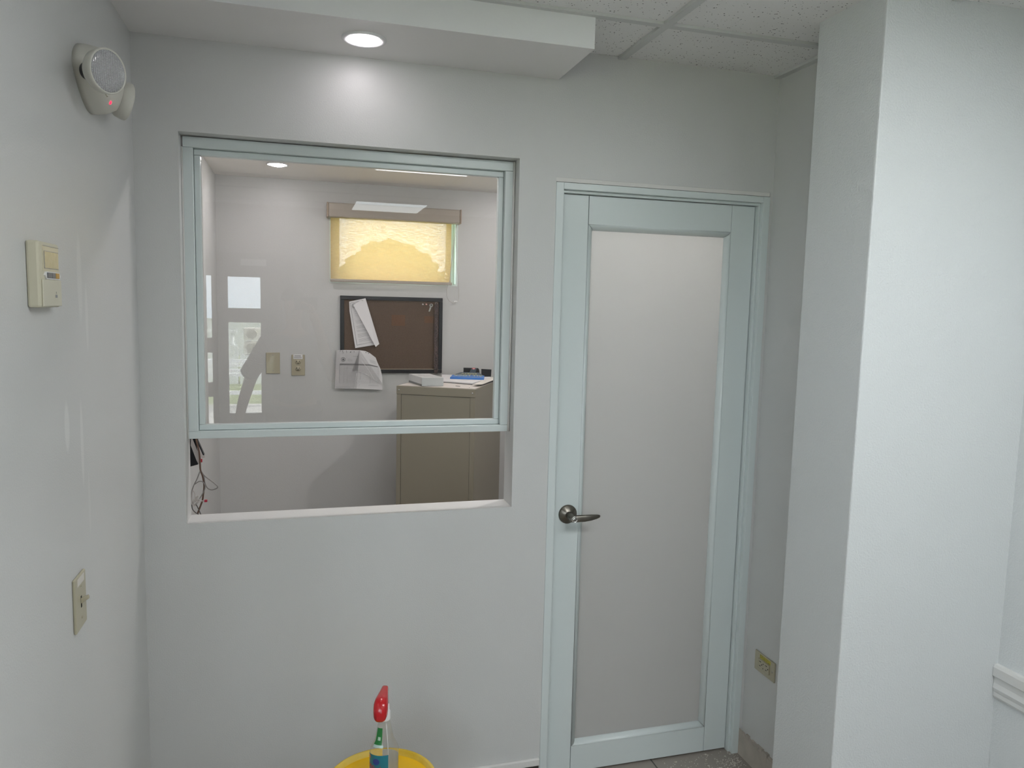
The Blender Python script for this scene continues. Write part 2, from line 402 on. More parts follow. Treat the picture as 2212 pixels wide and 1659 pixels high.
# mitred quarter-round bead
mb = MB(); bw = .019
prof = [(0, 0), (.003, -.0025), (.009, -.0015), (.015, .004), (bw, .0145), (bw, .0158), (0, .0158)]
for (a, b, inn) in (((gx0, gz0), (gx0, gz1), (1, 0)), ((gx0, gz1), (gx1, gz1), (0, -1)), ((gx1, gz1), (gx1, gz0), (-1, 0)), ((gx1, gz0), (gx0, gz0), (0, 1))):
    d = Vector((b[0] - a[0], b[1] - a[1])).normalized()
    A = [Vector((a[0] + inn[0] * (u - .0004) + d.x * (u + .0006), LY + w_, a[1] + inn[1] * (u - .0004) + d.y * (u + .0006))) for u, w_ in prof]
    B = [Vector((b[0] + inn[0] * (u - .0004) - d.x * (u + .0006), LY + w_, b[1] + inn[1] * (u - .0004) - d.y * (u + .0006))) for u, w_ in prof]
    mb.loft([A, B])
split_build(mb, 'glazing_bead', m_alu, d1)
hx, hz = 1.322, .9585
h = MB().lathe([(.0001, -.0165), (.012, -.0165), (.016, -.014), (.030, -.006), (.033, -.003), (.033, 0)], (hx, LY, hz), 48, (0, 1, 0)).build('door_handle', m_nickel, d1)
tag(h, 'dark nickel lever handle with round rose', None)
MB().lathe([(.010, -.062), (.012, -.06), (.0115, -.03), (.013, -.012)], (hx, LY, hz), 32, (0, 1, 0)).build('spindle', m_nickel, h)
lv = MB(); secs = []
for (x, ww, hh, dy, dz) in [(-.013, .004, .006, 0, 0), (-.010, .008, .011, 0, 0), (0, .009, .0125, 0, 0), (.015, .007, .0125, -.001, 0), (.04, .005, .012, -.003, .0005), (.065, .0045, .0105, 0, .001), (.085, .004, .008, .004, .0015), (.096, .003, .005, .006, .002), (.0985, .001, .002, .0065, .002)]:
    secs.append([(hx + x, LY - .060 + dy + ww * math.cos(k * math.pi / 8), hz + dz + hh * math.sin(k * math.pi / 8)) for k in range(16)])
lv.loft(secs); lv.build('lever', m_nickel, h)
MB().lathe([(.0001, -.0705), (.0055, -.0705), (.0058, -.068), (.0078, -.068), (.0082, -.0705), (.0105, -.0705), (.0105, -.066)], (hx, LY, hz), 32, (0, 1, 0)).build('lock_cylinder', m_screw, h)
MB().box(hx - .0009, hx + .0009, LY - .0709, LY - .0703, hz - .004, hz + .004).build('keyway', m_hole, h)

# ------------------------------------------------------------------ chair rail
cx = 2.4064
pr = [(0, .553), (-.006, .553), (-.010, .560), (-.010, .572), (-.012, .578), (-.014, .585), (-.011, .600), (-.012, .618), (-.018, .622), (-.018, .648), (-.014, .656), (0, .656)]
mb = MB(); mb.loft([[(cx + a, -.7075, b) for a, b in pr], [(cx + a, -4.3, b) for a, b in pr]]);
for f in mb.b.faces: f.smooth = False
struct('trim_2', mb, mat('chair_rail_white', (.66, .67, .66), .45, noise=(5, .15, (.62, .61, .58))), 'white moulded chair rail on the near right wall')

# ================================================================== LIGHT FITTINGS
m_lens = mat('downlight_lens', (1, 1, 1), .5, emit=(1, .93, .97), estr=DOWN_FRONT)
m_lensb = mat('downlight_lens_back', (1, 1, 1), .5, emit=(1, .93, .95), estr=DOWN_BACK)
m_ring = mat('white_ring_enamel', (.80, .80, .81), .3)
def downlight(x, y, z, lens, label, r=1.0):
    t = thing('recessed_downlight', label, 'ceiling light', (x, y, z), 'round recessed downlights')
    MB().lathe([(.060 * r, 0), (.0605 * r, -.004), (.057 * r, -.006), (.048 * r, -.0055), (.0455 * r, -.002), (.0455 * r, -.0005)], (x, y, z), 64, cap=False).build('trim_ring', m_ring, t)
    MB().lathe([(.0001, -.0125), (.018 * r, -.0118), (.033 * r, -.009), (.041 * r, -.005), (.0448 * r, -.0006)], (x, y, z), 48, cap=False).build('lens', lens, t)
    return t
downlight(.613, -.163, ZS, m_lens, 'lit round downlight in the soffit above the service window')
downlight(.345, 1.442, BZ, m_lensb, 'smaller looking lit downlight seen through the window pane', .85)
downlight(1.62, 1.442, BZ, m_lensb, 'lit downlight in the inner room above the door side', .85)
m_lensd = mat('fill_lens_door', (1, 1, 1), .5, emit=(1, .95, .93), estr=FILL_DOOR); m_lenss = mat('fill_lens_sill', (1, 1, 1), .5, emit=(1, .94, .94), estr=FILL_SILL)
downlight(1.62, .45, BZ, m_lensd, 'unseen downlight added close behind the door head to backlight the frosted glass', .85)
downlight(.80, .42, BZ, m_lenss, 'unseen downlight added above the service window sill to brighten it', .85)
m_diff = mat('troffer_diffuser', (1, 1, 1), .5, emit=(.88, .97, 1), estr=TROFFER)
def troffer(x0, x1, y0, y1, label, watts, spread):
    t = thing('ceiling_panel_light', label, 'ceiling light', ((x0 + x1) / 2, (y0 + y1) / 2, ZC), 'square ceiling panel lights')
    f = MB()
    for a in ((x0, x1, y0, y0 + .02), (x0, x1, y1 - .02, y1), (x0, x0 + .02, y0 + .02, y1 - .02), (x1 - .02, x1, y0 + .02, y1 - .02)): f.box(*a, ZC - .006, ZC + .008)
    f.build('frame', m_ring, t)
    MB().box(x0 + .02, x1 - .02, y0 + .02, y1 - .02, ZC - .004, ZC + .007).build('diffuser', m_diff, t)
    ld = bpy.data.lights.new('panel_light', 'AREA'); ld.shape = 'RECTANGLE'; ld.size = x1 - x0 - .05; ld.size_y = y1 - y0 - .05; ld.energy = watts; ld.color = (.98, .985, .99); ld.spread = math.radians(spread)
    lo = bpy.data.objects.new('light_source', ld); COL.objects.link(lo); lo.parent = t; lo.location = (0, 0, -.006)
troffer(.865, 1.475, -2.22, -1.60, 'square panel light reflected at the top of the window pane', PANEL_NEAR, 180)
troffer(.865, 1.475, -4.30, -3.66, 'square panel light reflected over the window shade cassette', PANEL_FAR, 140)

troffer(1.62, 2.23, -2.22, -1.60, 'unseen panel light added overhead beside the near right wall to brighten the wall end', FILL_SIDE, 180)
# ================================================================== LEFT WALL THINGS
# emergency light
m_em = mat('ivory_white_abs', (.62, .61, .55), .42)
m_emlens = mat('prismatic_lens', (.72, .72, .74), .12, spec=.9)
n = m_emlens.node_tree.nodes; l = m_emlens.node_tree.links
t = n.new('ShaderNodeTexCoord'); vv = n.new('ShaderNodeTexVoronoi'); vv.inputs['Scale'].default_value = 330; vv.distance = 'CHEBYCHEV'; vv.inputs['Randomness'].default_value = .15
bb = n.new('ShaderNodeBump'); bb.inputs['Strength'].default_value = 1; bb.inputs['Distance'].default_value = .004
rr = n.new('ShaderNodeValToRGB'); rr.color_ramp.elements[0].color = (.86, .86, .88, 1); rr.color_ramp.elements[1].color = (.26, .26, .28, 1); rr.color_ramp.elements[1].position = .75
l.new(t.outputs['Object'], vv.inputs['Vector']); l.new(vv.outputs['Distance'], bb.inputs['Height']); l.new(bb.outputs[0], n['Principled BSDF'].inputs['Normal'])
l.new(vv.outputs['Distance'], rr.inputs['Fac']); l.new(rr.outputs[0], n['Principled BSDF'].inputs['Base Color'])
em = thing('emergency_light', 'two-headed emergency light with round ribbed lenses on the left wall', 'emergency light', (0, -.46, 2.12))
b = MB(); secs = []
def outline(sc, x, dz=0):
    pts = []
    for k in range(40):
        a = 2 * math.pi * k / 40
        y = .125 * math.copysign(abs(math.cos(a)) ** .9, math.cos(a)); zz = .062 * math.sin(a)
        if zz < 0: zz *= 1.15; y *= (1 + zz * 5.0) if abs(math.cos(a)) > 0 else 1
        pts.append((x, -.45 + y * sc, 2.135 + zz * sc + dz))
    return pts
b.loft([outline(1, 0), outline(1.0, .012), outline(.96, .03), outline(.85, .046), outline(.6, .055), outline(.25, .058)])
b.build('housing', m_em, em)
MB().lathe([(.0001, .003), (.0035, .002), (.0045, 0)], (.0475, -.478, 2.083), 16, (1, 0, -.4)).build('indicator', mat('red_indicator', (.8, .02, .05), .3, emit=(1, .02, .06), estr=2.5), em)
MB().tube([(.0505, -.532, 2.092), (.0505, -.526, 2.087), (.050, -.516, 2.086), (.0495, -.509, 2.0885)], .0009, 6).build('raised_mark', m_ivory2, em)
def head(c, nrm, k=.82):
    nrm = Vector(nrm).normalized(); c = Vector(c)
    hd = MB().lathe([(r * k, z * k) for r, z in [(.0001, -.042), (.028, -.042), (.040, -.037), (.049, -.024), (.0525, -.008), (.0525, .001), (.0500, .003), (.0478, .001)]], c, 56, nrm, cap=False).build('lamp_head', m_em, em)
    MB().lathe([(r * k, z * k) for r, z in [(.048, .0005), (.046, .003), (.030, .0055), (.0001, .0065)]], c, 56, nrm, cap=False).build('lens', m_emlens, hd)
    MB().lathe([(r * k, z * k) for r, z in [(.020, -.07), (.026, -.05), (.028, -.035)]], c, 24, nrm).build('swivel', m_black, hd)
head((.078, -.632, 2.108), (.80, -.58, -.08))
head((.052, -.325, 2.122), (.86, .48, -.17))

# thermostat / remote controller
th = thing('wall_controller', 'ivory air conditioning controller with small display on the left wall', 'thermostat', (0, -.84, 1.70))
ty0, ty1, tz0, tz1, tx = -.893, -.783, 1.645, 1.757, .020
MB().box(0, tx, ty0, ty1, tz0, tz1, .004).build('casing', mat('aged_ivory', (.60, .57, .44), .4), th)
MB().box(tx, tx + .0025, ty0 + .008, ty1 - .001, tz0 + .002, 1.693).build('cover', mat('aged_ivory_cover', (.60, .58, .47), .38), th, .001)
MB().box(tx, tx + .0006, ty0 + .018, ty1 - .006, 1.707, 1.750).build('window_plate', mat('silvery_plate', (.62, .57, .42), .3), th)
MB().box(tx + .0006, tx + .0012, ty0 + .024, ty1 - .010, 1.712, 1.741).build('display', mat('display_olive', (.46, .42, .26), .2, noise=(90, .2, (.52, .47, .31))), th)
lf = MB()
for (a, bq, c, d) in ((ty0 + .018, ty1 - .006, 1.7496, 1.7502), (ty0 + .024, ty1 - .010, 1.7408, 1.7416), (ty0 + .024, ty1 - .010, 1.7116, 1.7123), (ty0 + .0235, ty0 + .0243, 1.712, 1.741)):
    lf.box(tx + .001, tx + .0016, a, bq, c, d)
lf.build('display_outline', m_ink2, th)
MB().prism([(tx, ty0 + .020, 1.7005), (tx, ty0 + .028, 1.6935), (tx, ty1 - .012, 1.6935), (tx, ty1 - .004, 1.7), (tx, ty1 - .012, 1.7065), (tx, ty0 + .028, 1.7065)], (.0028, 0, 0)).build('button_bezel', m_whitep, th)
for i, (a, bq, mm) in enumerate([(.029, .052, mat('grey_button', (.13, .13, .14), .4)), (.054, .072, mat('mid_grey_button', (.17, .17, .175), .4)), (.074, .094, mat('orange_button', (.52, .30, .06), .4))]):
    MB().box(tx + .002, tx + .0045, ty0 + a, ty0 + bq, 1.6955, 1.705, .001).build('button', mm, th)
lg = MB()
for k in range(3): lg.box(tx + .0025, tx + .0029, ty0 + .072 + k * .004, ty0 + .0745 + k * .004, 1.662, 1.667)
lg.box(tx + .0025, tx + .0029, ty0 + .0765, ty0 + .0778, 1.669, 1.6725)
lg.build('logo_mark', m_ink2, th)

def screw_slot(mb, c, ax, r=.0028):
    mb.lathe([(.0001, .0012), (r * .8, .001), (r, 0)], c, 16, ax)
# toggle switch on left wall
sw = thing('light_switch', 'ivory toggle light switch low on the left wall', 'light switch', (0, -.672, 1.045))
MB().box(0, .006, -.710, -.634, .990, 1.102, .0025).build('cover_plate', m_ivory2, sw)
MB().box(.0055, .0063, -.6755, -.6685, 1.033, 1.057).build('toggle_slot', m_hole, sw)
q = MB(); q.loft([[(.004, -.6755, 1.040), (.004, -.6685, 1.040), (.004, -.6685, 1.052), (.004, -.6755, 1.052)], [(.021, -.6745, 1.051), (.021, -.6695, 1.051), (.020, -.6695, 1.0585), (.020, -.6745, 1.0585)]])
q.build('toggle', m_ivory, sw, .001)
q = MB(); screw_slot(q, (.006, -.672, 1.079), (1, 0, 0)); screw_slot(q, (.006, -.672, 1.012), (1, 0, 0)); split_build(q, 'screw', m_ivory, sw)
MB().box(.006, .0065, -.6955, -.6485, 1.083, 1.0985).build('sticker', mat('pale_sticker', (.66, .63, .58), .4), sw)

# outlet on the right wall (mounted sideways)
ou = thing('wall_outlet', 'sideways ivory outlet with a yellow sticker on the right wall near the floor', 'power outlet', (XR, -.122, .403))
MB().box(XR - .006, XR, -.182, -.064, .368, .440, .0025).build('cover_plate', m_ivory2, ou)
MB().box(XR - .011, XR - .005, -.156, -.090, .385, .420, .0012).build('socket_face', m_ivory, ou)
q = MB()
for yy in (-.105, -.141):
    for (dy, dz, a, bq) in ((.004, .008, .0035, .0011), (-.004, .008, .003, .0011), (0, -.006, .0022, .0022)):
        pass
    q.box(XR - .0115, XR - .0109, yy - .0045, yy + .0045, .4125 - .0012, .4125 + .0012)
    q.box(XR - .0115, XR - .0109, yy - .0035, yy + .0035, .397 - .0012, .397 + .0012)
    q.lathe([(.0001, .0006), (.0023, .0006), (.0023, 0)], (XR - .0109, yy - .010, .4045), 12, (-1, 0, 0))
q.box(XR - .0115, XR - .0109, -.1245, -.1215, .409, .4125); q.box(XR - .0115, XR - .0109, -.1245, -.1215, .3925, .396)
q.build('socket_slots', m_hole, ou)
MB().box(XR - .0070, XR - .0058, -.158, -.096, .422, .4365).build('sticker', mat('yellow_sticker', (.48, .42, .04), .4, noise=(160, .12, (.28, .25, .05))), ou)
q = MB(); screw_slot(q, (XR - .006, -.170, .404), (-1, 0, 0), .003); split_build(q, 'screw', m_screw, ou)

# ================================================================== BACK ROOM
# back window
bw_ = thing('window_2', 'small far window with mint white frame behind the roller shade', 'window', (BWX0, TB, BWZ0), kind='structure')
m_mint = mat('mint_white_frame', (.74, .84, .80), .35)
f = MB()
f.box(BWX0, BWX0 + .012, TB - .0005, TB + .11, BWZ0, BWZ1); f.box(BWX1 - .010, BWX1, TB - .0005, TB + .11, BWZ0, BWZ1)
f.box(BWX0 + .012, BWX1 - .010, TB - .0005, TB + .11, BWZ0, BWZ0 + .010); f.box(BWX0 + .012, BWX1 - .010, TB + .004, TB + .11, BWZ1 - .01, BWZ1)
f.build('window_lining', m_mint, bw_)
f = MB()
f.box(BWX0 + .012, BWX0 + .055, TB + .06, TB + .09, BWZ0 + .01, BWZ1 - .01); f.box(BWX1 - .055, BWX1 - .01, TB + .06, TB + .09, BWZ0 + .01, BWZ1 - .01)
f.box(BWX0 + .055, BWX1 - .055, TB + .06, TB + .09, BWZ0 + .01, BWZ0 + .022); f.box(BWX0 + .055, BWX1 - .055, TB + .06, TB + .09, BWZ1 - .025, BWZ1 - .01)
f.build('sash', m_mint, bw_, .002)
MB().box(BWX0 + .055, BWX1 - .055, TB + .073, TB + .077, BWZ0 + .022, BWZ1 - .025).build('pane', m_glass, bw_)
# roller shade
rs = thing('roller_shade', 'beige roller shade glowing yellow over the small far window', 'window shade', (.94, TB, 2.15))
m_cas = mat('shade_cassette_beige', (.43, .385, .33), .5)
sy = TB - .028
c0 = at(706, 437, 'y', TB - .06); c1 = at(990, 457, 'y', TB - .06)
cz1 = 2.187; cz0 = 2.112
MB().box(.592, 1.302, TB - .072, TB, cz0, cz1, .006).build('cassette', m_cas, rs)
m_cap = mat('cap_tan', (.40, .32, .25), .5)
for a in ((.584, .592), (1.302, 1.310)): MB().box(*a, TB - .074, TB, cz0 - .001, cz1 + .001, .002).build('end_cap', m_cap, rs)
m_fab = bpy.data.materials.new('shade_fabric'); m_fab.use_nodes = True
n = m_fab.node_tree.nodes; l = m_fab.node_tree.links; n.clear()
out = n.new('ShaderNodeOutputMaterial'); tl = n.new('ShaderNodeBsdfTranslucent'); df = n.new('ShaderNodeBsdfDiffuse'); tp = n.new('ShaderNodeBsdfTransparent')
ma = n.new('ShaderNodeMixShader'); mb_ = n.new('ShaderNodeMixShader'); t = n.new('ShaderNodeTexCoord'); mp = n.new('ShaderNodeMapping'); mp.inputs['Scale'].default_value = (25, 1, 420)
mp2 = n.new('ShaderNodeMapping'); mp2.inputs['Scale'].default_value = (500, 1, 60)
nz3 = n.new('ShaderNodeTexNoise'); nz3.inputs['Scale'].default_value = 1; nz3.inputs['Detail'].default_value = 3; nz4 = n.new('ShaderNodeTexNoise'); nz4.inputs['Scale'].default_value = 1
mr = n.new('ShaderNodeMapRange'); mr.inputs['From Min'].default_value = .3; mr.inputs['From Max'].default_value = .75; mr.inputs['To Min'].default_value = .06; mr.inputs['To Max'].default_value = .38
av = n.new('ShaderNodeMath'); av.operation = 'MULTIPLY_ADD'; av.inputs[1].default_value = .65
av2 = n.new('ShaderNodeMath'); av2.operation = 'MULTIPLY'; av2.inputs[1].default_value = .35
l.new(t.outputs['Object'], mp.inputs['Vector']); l.new(mp.outputs[0], nz3.inputs['Vector']); l.new(t.outputs['Object'], mp2.inputs['Vector']); l.new(mp2.outputs[0], nz4.inputs['Vector'])
l.new(nz4.outputs['Fac'], av2.inputs[0]); l.new(nz3.outputs['Fac'], av.inputs[0]); l.new(av2.outputs[0], av.inputs[2]); l.new(av.outputs[0], mr.inputs['Value'])
tl.inputs['Color'].default_value = (.55, .40, .20, 1); df.inputs['Color'].default_value = (.62, .55, .42, 1)
ma.inputs['Fac'].default_value = .3
l.new(tl.outputs[0], ma.inputs[1]); l.new(df.outputs[0], ma.inputs[2]); l.new(mr.outputs[0], mb_.inputs['Fac']); l.new(ma.outputs[0], mb_.inputs[1]); l.new(tp.outputs[0], mb_.inputs[2]); l.new(mb_.outputs[0], out.inputs['Surface'])
MB().box(.604, 1.262, sy, sy + .0008, 1.785, cz0 + .004).build('fabric', m_fab, rs)
MB().box(.602, 1.270, sy - .006, sy + .008, 1.771, 1.788, .004).build('bottom_bar', m_cas, rs)
ch = MB()
pts = [at(x, y, 'y', TB - .035) for x, y in [(985, 484), (983, 510), (978, 545), (974, 580), (972, 605), (968, 617), (965, 625), (965, 640), (970, 650), (978, 654), (988, 652)]]
pts += [at(x, y, 'y', TB - .03) for x, y in [(991, 645), (991, 625), (989, 600), (986, 560), (985, 520), (986, 486)]]
ch.tube(pts, .0016, 6); ch.build('pull_chain', mat('bead_chain', (.52, .50, .48), .35), rs)
p = at(984, 651, 'y', TB - .035); MB().box(p.x - .012, p.x + .010, p.y - .004, p.y + .004, p.z - .004, p.z + .003, .001).build('chain_weight', m_whitep, rs)
# clips on the window sill
for i, px in enumerate((780, 788)):
    p = at(px, 613, 'y', TB - .01)
    o = MB().lathe([(.0055, 0), (.0035, .006), (.0045, .012), (.003, .017)], (p.x, TB + .006, BWZ0 + .010), 16).build('wire_nut', mat('brick_red_plastic', (.30, .05, .03), .5))
    tag(o, ('left' if i == 0 else 'right') + ' one of two small red cones on the far window sill', 'wire connector', 'red cones on the far window sill')
mk = thing('marker', 'small orange stub with black tip on the far window sill', 'marker', (.9, TB, BWZ0 + .01))
MB().box(.882, .907, TB + .003, TB + .012, BWZ0 + .010, BWZ0 + .019, .002).build('cap', mat('orange_plastic', (.75, .14, .03), .4), mk)
MB().tube([(.907, TB + .007, BWZ0 + .014), (.952, TB + .006, BWZ0 + .012)], .0022, 8).build('tip', m_black, mk)

# cork board
bx0, bx1, bz0, bz1 = .655, 1.221, 1.274, 1.699
cb = thing('cork_board', 'dark cork notice board in a black frame below the far window', 'notice board', (.94, TB, 1.48))
f = MB(); fw = .021
f.box(bx0, bx1, TB - .018, TB, bz1 - fw, bz1); f.box(bx0, bx1, TB - .018, TB, bz0, bz0 + fw)
f.box(bx0, bx0 + fw, TB - .018, TB, bz0 + fw, bz1 - fw); f.box(bx1 - fw, bx1, TB - .018, TB, bz0 + fw, bz1 - fw)
f.build('board_frame', m_black, cb, .002)
MB().box(bx0 + fw, bx1 - fw, TB - .016, TB - .012, bz0 + fw, bz0 + fw + .003).build('inner_strip', mat('raw_wood', (.35, .28, .19), .6), cb)
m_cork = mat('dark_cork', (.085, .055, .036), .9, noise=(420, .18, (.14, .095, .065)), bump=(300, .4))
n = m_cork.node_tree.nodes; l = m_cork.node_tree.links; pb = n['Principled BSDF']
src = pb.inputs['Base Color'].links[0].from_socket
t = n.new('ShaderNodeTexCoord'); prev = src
for (pxa, pya, pxb, pyb) in ((846, 680, 875, 704), (917, 683, 940, 698)):  # faint orange reflections in the pane, painted into the cork colour
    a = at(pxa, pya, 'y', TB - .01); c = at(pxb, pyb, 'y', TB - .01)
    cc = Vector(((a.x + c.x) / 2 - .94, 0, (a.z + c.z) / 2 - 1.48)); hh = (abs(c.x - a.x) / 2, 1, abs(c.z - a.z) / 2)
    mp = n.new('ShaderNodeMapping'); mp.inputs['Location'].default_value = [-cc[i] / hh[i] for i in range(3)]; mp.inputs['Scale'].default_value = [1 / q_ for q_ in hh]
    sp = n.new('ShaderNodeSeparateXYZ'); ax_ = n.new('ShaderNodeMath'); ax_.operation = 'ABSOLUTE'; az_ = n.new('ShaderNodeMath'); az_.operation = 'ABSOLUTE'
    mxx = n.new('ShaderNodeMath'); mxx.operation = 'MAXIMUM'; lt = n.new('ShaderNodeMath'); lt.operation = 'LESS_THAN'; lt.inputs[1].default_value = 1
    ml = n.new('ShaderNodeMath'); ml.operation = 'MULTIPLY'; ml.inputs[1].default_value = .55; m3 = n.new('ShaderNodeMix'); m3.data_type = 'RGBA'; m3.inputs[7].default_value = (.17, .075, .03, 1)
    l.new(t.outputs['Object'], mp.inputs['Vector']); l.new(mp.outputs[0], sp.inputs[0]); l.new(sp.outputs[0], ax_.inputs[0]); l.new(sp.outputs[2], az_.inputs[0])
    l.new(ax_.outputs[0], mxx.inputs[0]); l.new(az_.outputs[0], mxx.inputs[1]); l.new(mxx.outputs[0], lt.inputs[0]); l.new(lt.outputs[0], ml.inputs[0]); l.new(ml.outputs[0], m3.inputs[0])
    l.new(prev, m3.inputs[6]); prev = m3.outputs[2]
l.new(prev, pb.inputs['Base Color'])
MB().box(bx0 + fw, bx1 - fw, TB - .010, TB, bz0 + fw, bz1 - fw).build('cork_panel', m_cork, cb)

# pinned papers
def sheet(mb, pix, y, th=.0006, bow=0):
    mb.prism([at(x, yy, 'y', y) for x, yy in pix], (0, th, 0))
def lines(mb, p0, p1, q0, q1, k, y, wd=.0011, r0=0, r1=1, jit=.0):
    """k ruled strips between edge p0->p1 (left side) and q0->q1 (right side), pixel space on plane y"""
    for i in range(k):
        t_ = (i + .5) / k
        a = at(p0[0] + (p1[0] - p0[0]) * t_, p0[1] + (p1[1] - p0[1]) * t_, 'y', y); c = at(q0[0] + (q1[0] - q0[0]) * t_, q0[1] + (q1[1] - q0[1]) * t_, 'y', y)
        a2 = a.lerp(c, r0); c2 = a.lerp(c, r1 - random.uniform(0, jit))
        mb.prism([a2, c2, c2 + Vector((0, 0, -wd)), a2 + Vector((0, 0, -wd))], (0, .0004, 0))
n1 = thing('notice_sheet', 'folded white printed notice hanging crooked on the cork board', 'paper', at(780, 700, 'y', TB - .02))
y1 = TB - .0195
q = MB(); sheet(q, [(754.2, 651.5), (789.5, 644.3), (811, 744.8), (767.5, 752), (755, 672)], y1); q.build('sheet', m_paper, n1)
q = MB(); lines(q, (766.5, 692), (770.5, 700), (780.5, 690), (784, 697), 4, y1 - .0006, .0009); lines(q, (768.8, 704), (771.5, 710.5), (786, 701), (790, 708), 4, y1 - .0006, .0009)
lines(q, (770.5, 713), (772, 717.5), (790.5, 710), (793, 715), 3, y1 - .0006, .0009); lines(q, (772, 721), (774, 730), (795, 717), (798, 725), 5, y1 - .0006, .0009)
lines(q, (774.5, 732), (776, 739), (799, 728), (802.5, 735), 4, y1 - .0006, .0009); lines(q, (766, 670), (767, 685), (769, 669.5), (773, 684), 3, y1 - .0006, .0007)
q.build('printed_text', m_ink2, n1)
q = MB()
for a, c in (((756.5, 654.5), (771, 745.5)), ((771, 745.5), (806.5, 738.5)), ((756.5, 654.5), (775, 651))):
    A = at(*a, 'y', y1 - .0006); C = at(*c, 'y', y1 - .0006); q.tube([A, C], .0007, 4)
A = at(765, 660.5, 'y', y1 - .0006)
q.tube([A + Vector((.012 * math.cos(k * math.pi / 12), 0, .012 * math.sin(k * math.pi / 12))) for k in range(24)], .0009, 4, True)
q.tube([A + Vector((.007 * math.cos(k * math.pi / 8), 0, .007 * math.sin(k * math.pi / 8))) for k in range(16)], .0008, 4, True)
q.build('printed_border', m_ink, n1)
q = MB()
P_ = [at(789.5, 644.3, 'y', y1 - .002), at(763, 658.5, 'y', y1 - .022), at(811.5, 749.3, 'y', y1 - .018), at(819.3, 743, 'y', y1 - .002)]
q.prism(P_, (0, -.0006, 0)); q.build('folded_flap', m_paper, n1)
pn = MB().lathe([(.0001, .009), (.004, .009), (.0045, .006), (.002, .004), (.0035, .0015), (.004, 0)], at(784, 648.5, 'y', y1 - .005), 16, (0, -1, 0)).build('push_pin', m_whitep, n1)

n2 = thing('form_in_sleeve', 'printed table form in a clear punched plastic sleeve below the cork board', 'paper', at(775, 800, 'y', TB - .022))
y2 = TB - .026
q = MB(); sheet(q, [(727, 756.8), (745, 756), (777, 756.5), (790, 758.5), (800, 763.5), (811.5, 772.5), (815, 782), (822, 797), (826, 815), (826, 842), (775, 840), (723.2, 839), (724.5, 808)], y2); q.build('sheet', m_paper, n2)
q = MB()
A = at(741.5, 776.3, 'y', y2 - .0008)
q.tube([A + Vector((.011 * math.cos(k * math.pi / 12), 0, .011 * math.sin(k * math.pi / 12))) for k in range(24)], .0011, 4, True)
q.prism([A + Vector((-.007, 0, -.002)), A + Vector((0, 0, .005)), A + Vector((.007, 0, -.002))], (0, .0003, 0)); q.prism([A + Vector((-.006, 0, -.006)), A + Vector((-.006, 0, -.003)), A + Vector((.006, 0, -.003)), A + Vector((.006, 0, -.006))], (0, .0003, 0))
for (x, y, w_) in ((735, 758.5, 1.2), (740, 758.5, 2), (748.5, 758.5, 1.2), (758, 759.5, 1), (765, 760, 1.2), (790.5, 761.5, 1.6), (796, 763.5, 1.4), (749, 761.5, 1), (757, 761, 1.6), (741, 762, 1.4)):
    C = at(x, y, 'y', y2 - .0008); q.lathe([(.0001, 0), (.0022, 0), (.0022, .0004)], C, 10, (0, -1, 0), sx=w_ * .75)
split_build(q, 'punched_mark', m_ink, n2)
q = MB()
lines(q, (751, 774), (751, 780), (757, 774), (757, 780), 4, y2 - .0008, .0007); lines(q, (757.5, 776), (757.5, 780), (761, 776), (761, 780), 3, y2 - .0008, .0007)
lines(q, (762, 768), (762, 770), (774, 768.5), (774, 770.5), 1, y2 - .0008, .0012); lines(q, (798, 776), (800, 783), (811, 780), (813.5, 788), 4, y2 - .0008, .0008)
lines(q, (734, 789), (733, 828), (819, 792), (822, 829), 14, y2 - .0008, .0007)
for x in (733.3, 743, 750, 800, 817):
    A = at(x + .3, 787, 'y', y2 - .0008); C = at(x - .4, 828, 'y', y2 - .0008); q.tube([A, C], .0004, 4)
lines(q, (726, 834), (726, 838), (757, 834.5), (757, 838.5), 2, y2 - .0008, .0008); lines(q, (796, 830), (796, 834), (818, 831), (818, 835), 2, y2 - .0008, .0007)
q.build('printed_table', m_ink2, n2)
q = MB(); sheet(q, [(734, 785.3), (766, 785.5), (798, 787), (816, 791.5), (816.5, 793.5), (798, 790), (766, 789), (733.8, 788.8)], y2 - .001, .0003); q.build('table_header', mat('grey_print', (.22, .22, .22), .6), n2)
m_film = thin_glass('plastic_film', (.97, .97, .97), .12, 1.5, haze=.06)
q = MB(); sec1 = []
P_ = [at(777, 756, 'y', y2 - .004), at(760.5, 801, 'y', y2 - .022), at(779, 804, 'y', y2 - .034), at(797, 812.5, 'y', y2 - .020), at(808, 821, 'y', y2 - .012), at(829.5, 834, 'y', y2 - .003)]
q.prism(P_, (0, .0005, 0)); q.prism([at(724, 757, 'y', y2 - .003), at(777, 757, 'y', y2 - .003), at(770, 839, 'y', y2 - .006), at(724, 838.5, 'y', y2 - .003)], (0, .0004, 0))
q.build('sleeve_flap', m_film, n2)
m_gl = mat('film_crease', (.88, .88, .90), .22, spec=1, coat=1)
q = MB()
for pl in ([(781, 769), (786, 776), (791, 784)], [(781, 779), (785, 785), (792, 793), (798, 802), (803, 811), (808, 820), (815, 826)], [(766, 802), (773, 802), (782, 805), (790, 808), (797, 812)], [(771, 806), (768, 820), (764, 838)], [(774, 800), (775, 794), (779, 796), (780, 805), (778, 820)], [(770, 822), (774, 830), (779, 828), (776, 832)]):
    q.tube([at(x, y, 'y', y2 - .028 + .0012 * i) for i, (x, y) in enumerate(pl)], .0010, 5)
split_build(q, 'sleeve_crease', m_gl, n2)

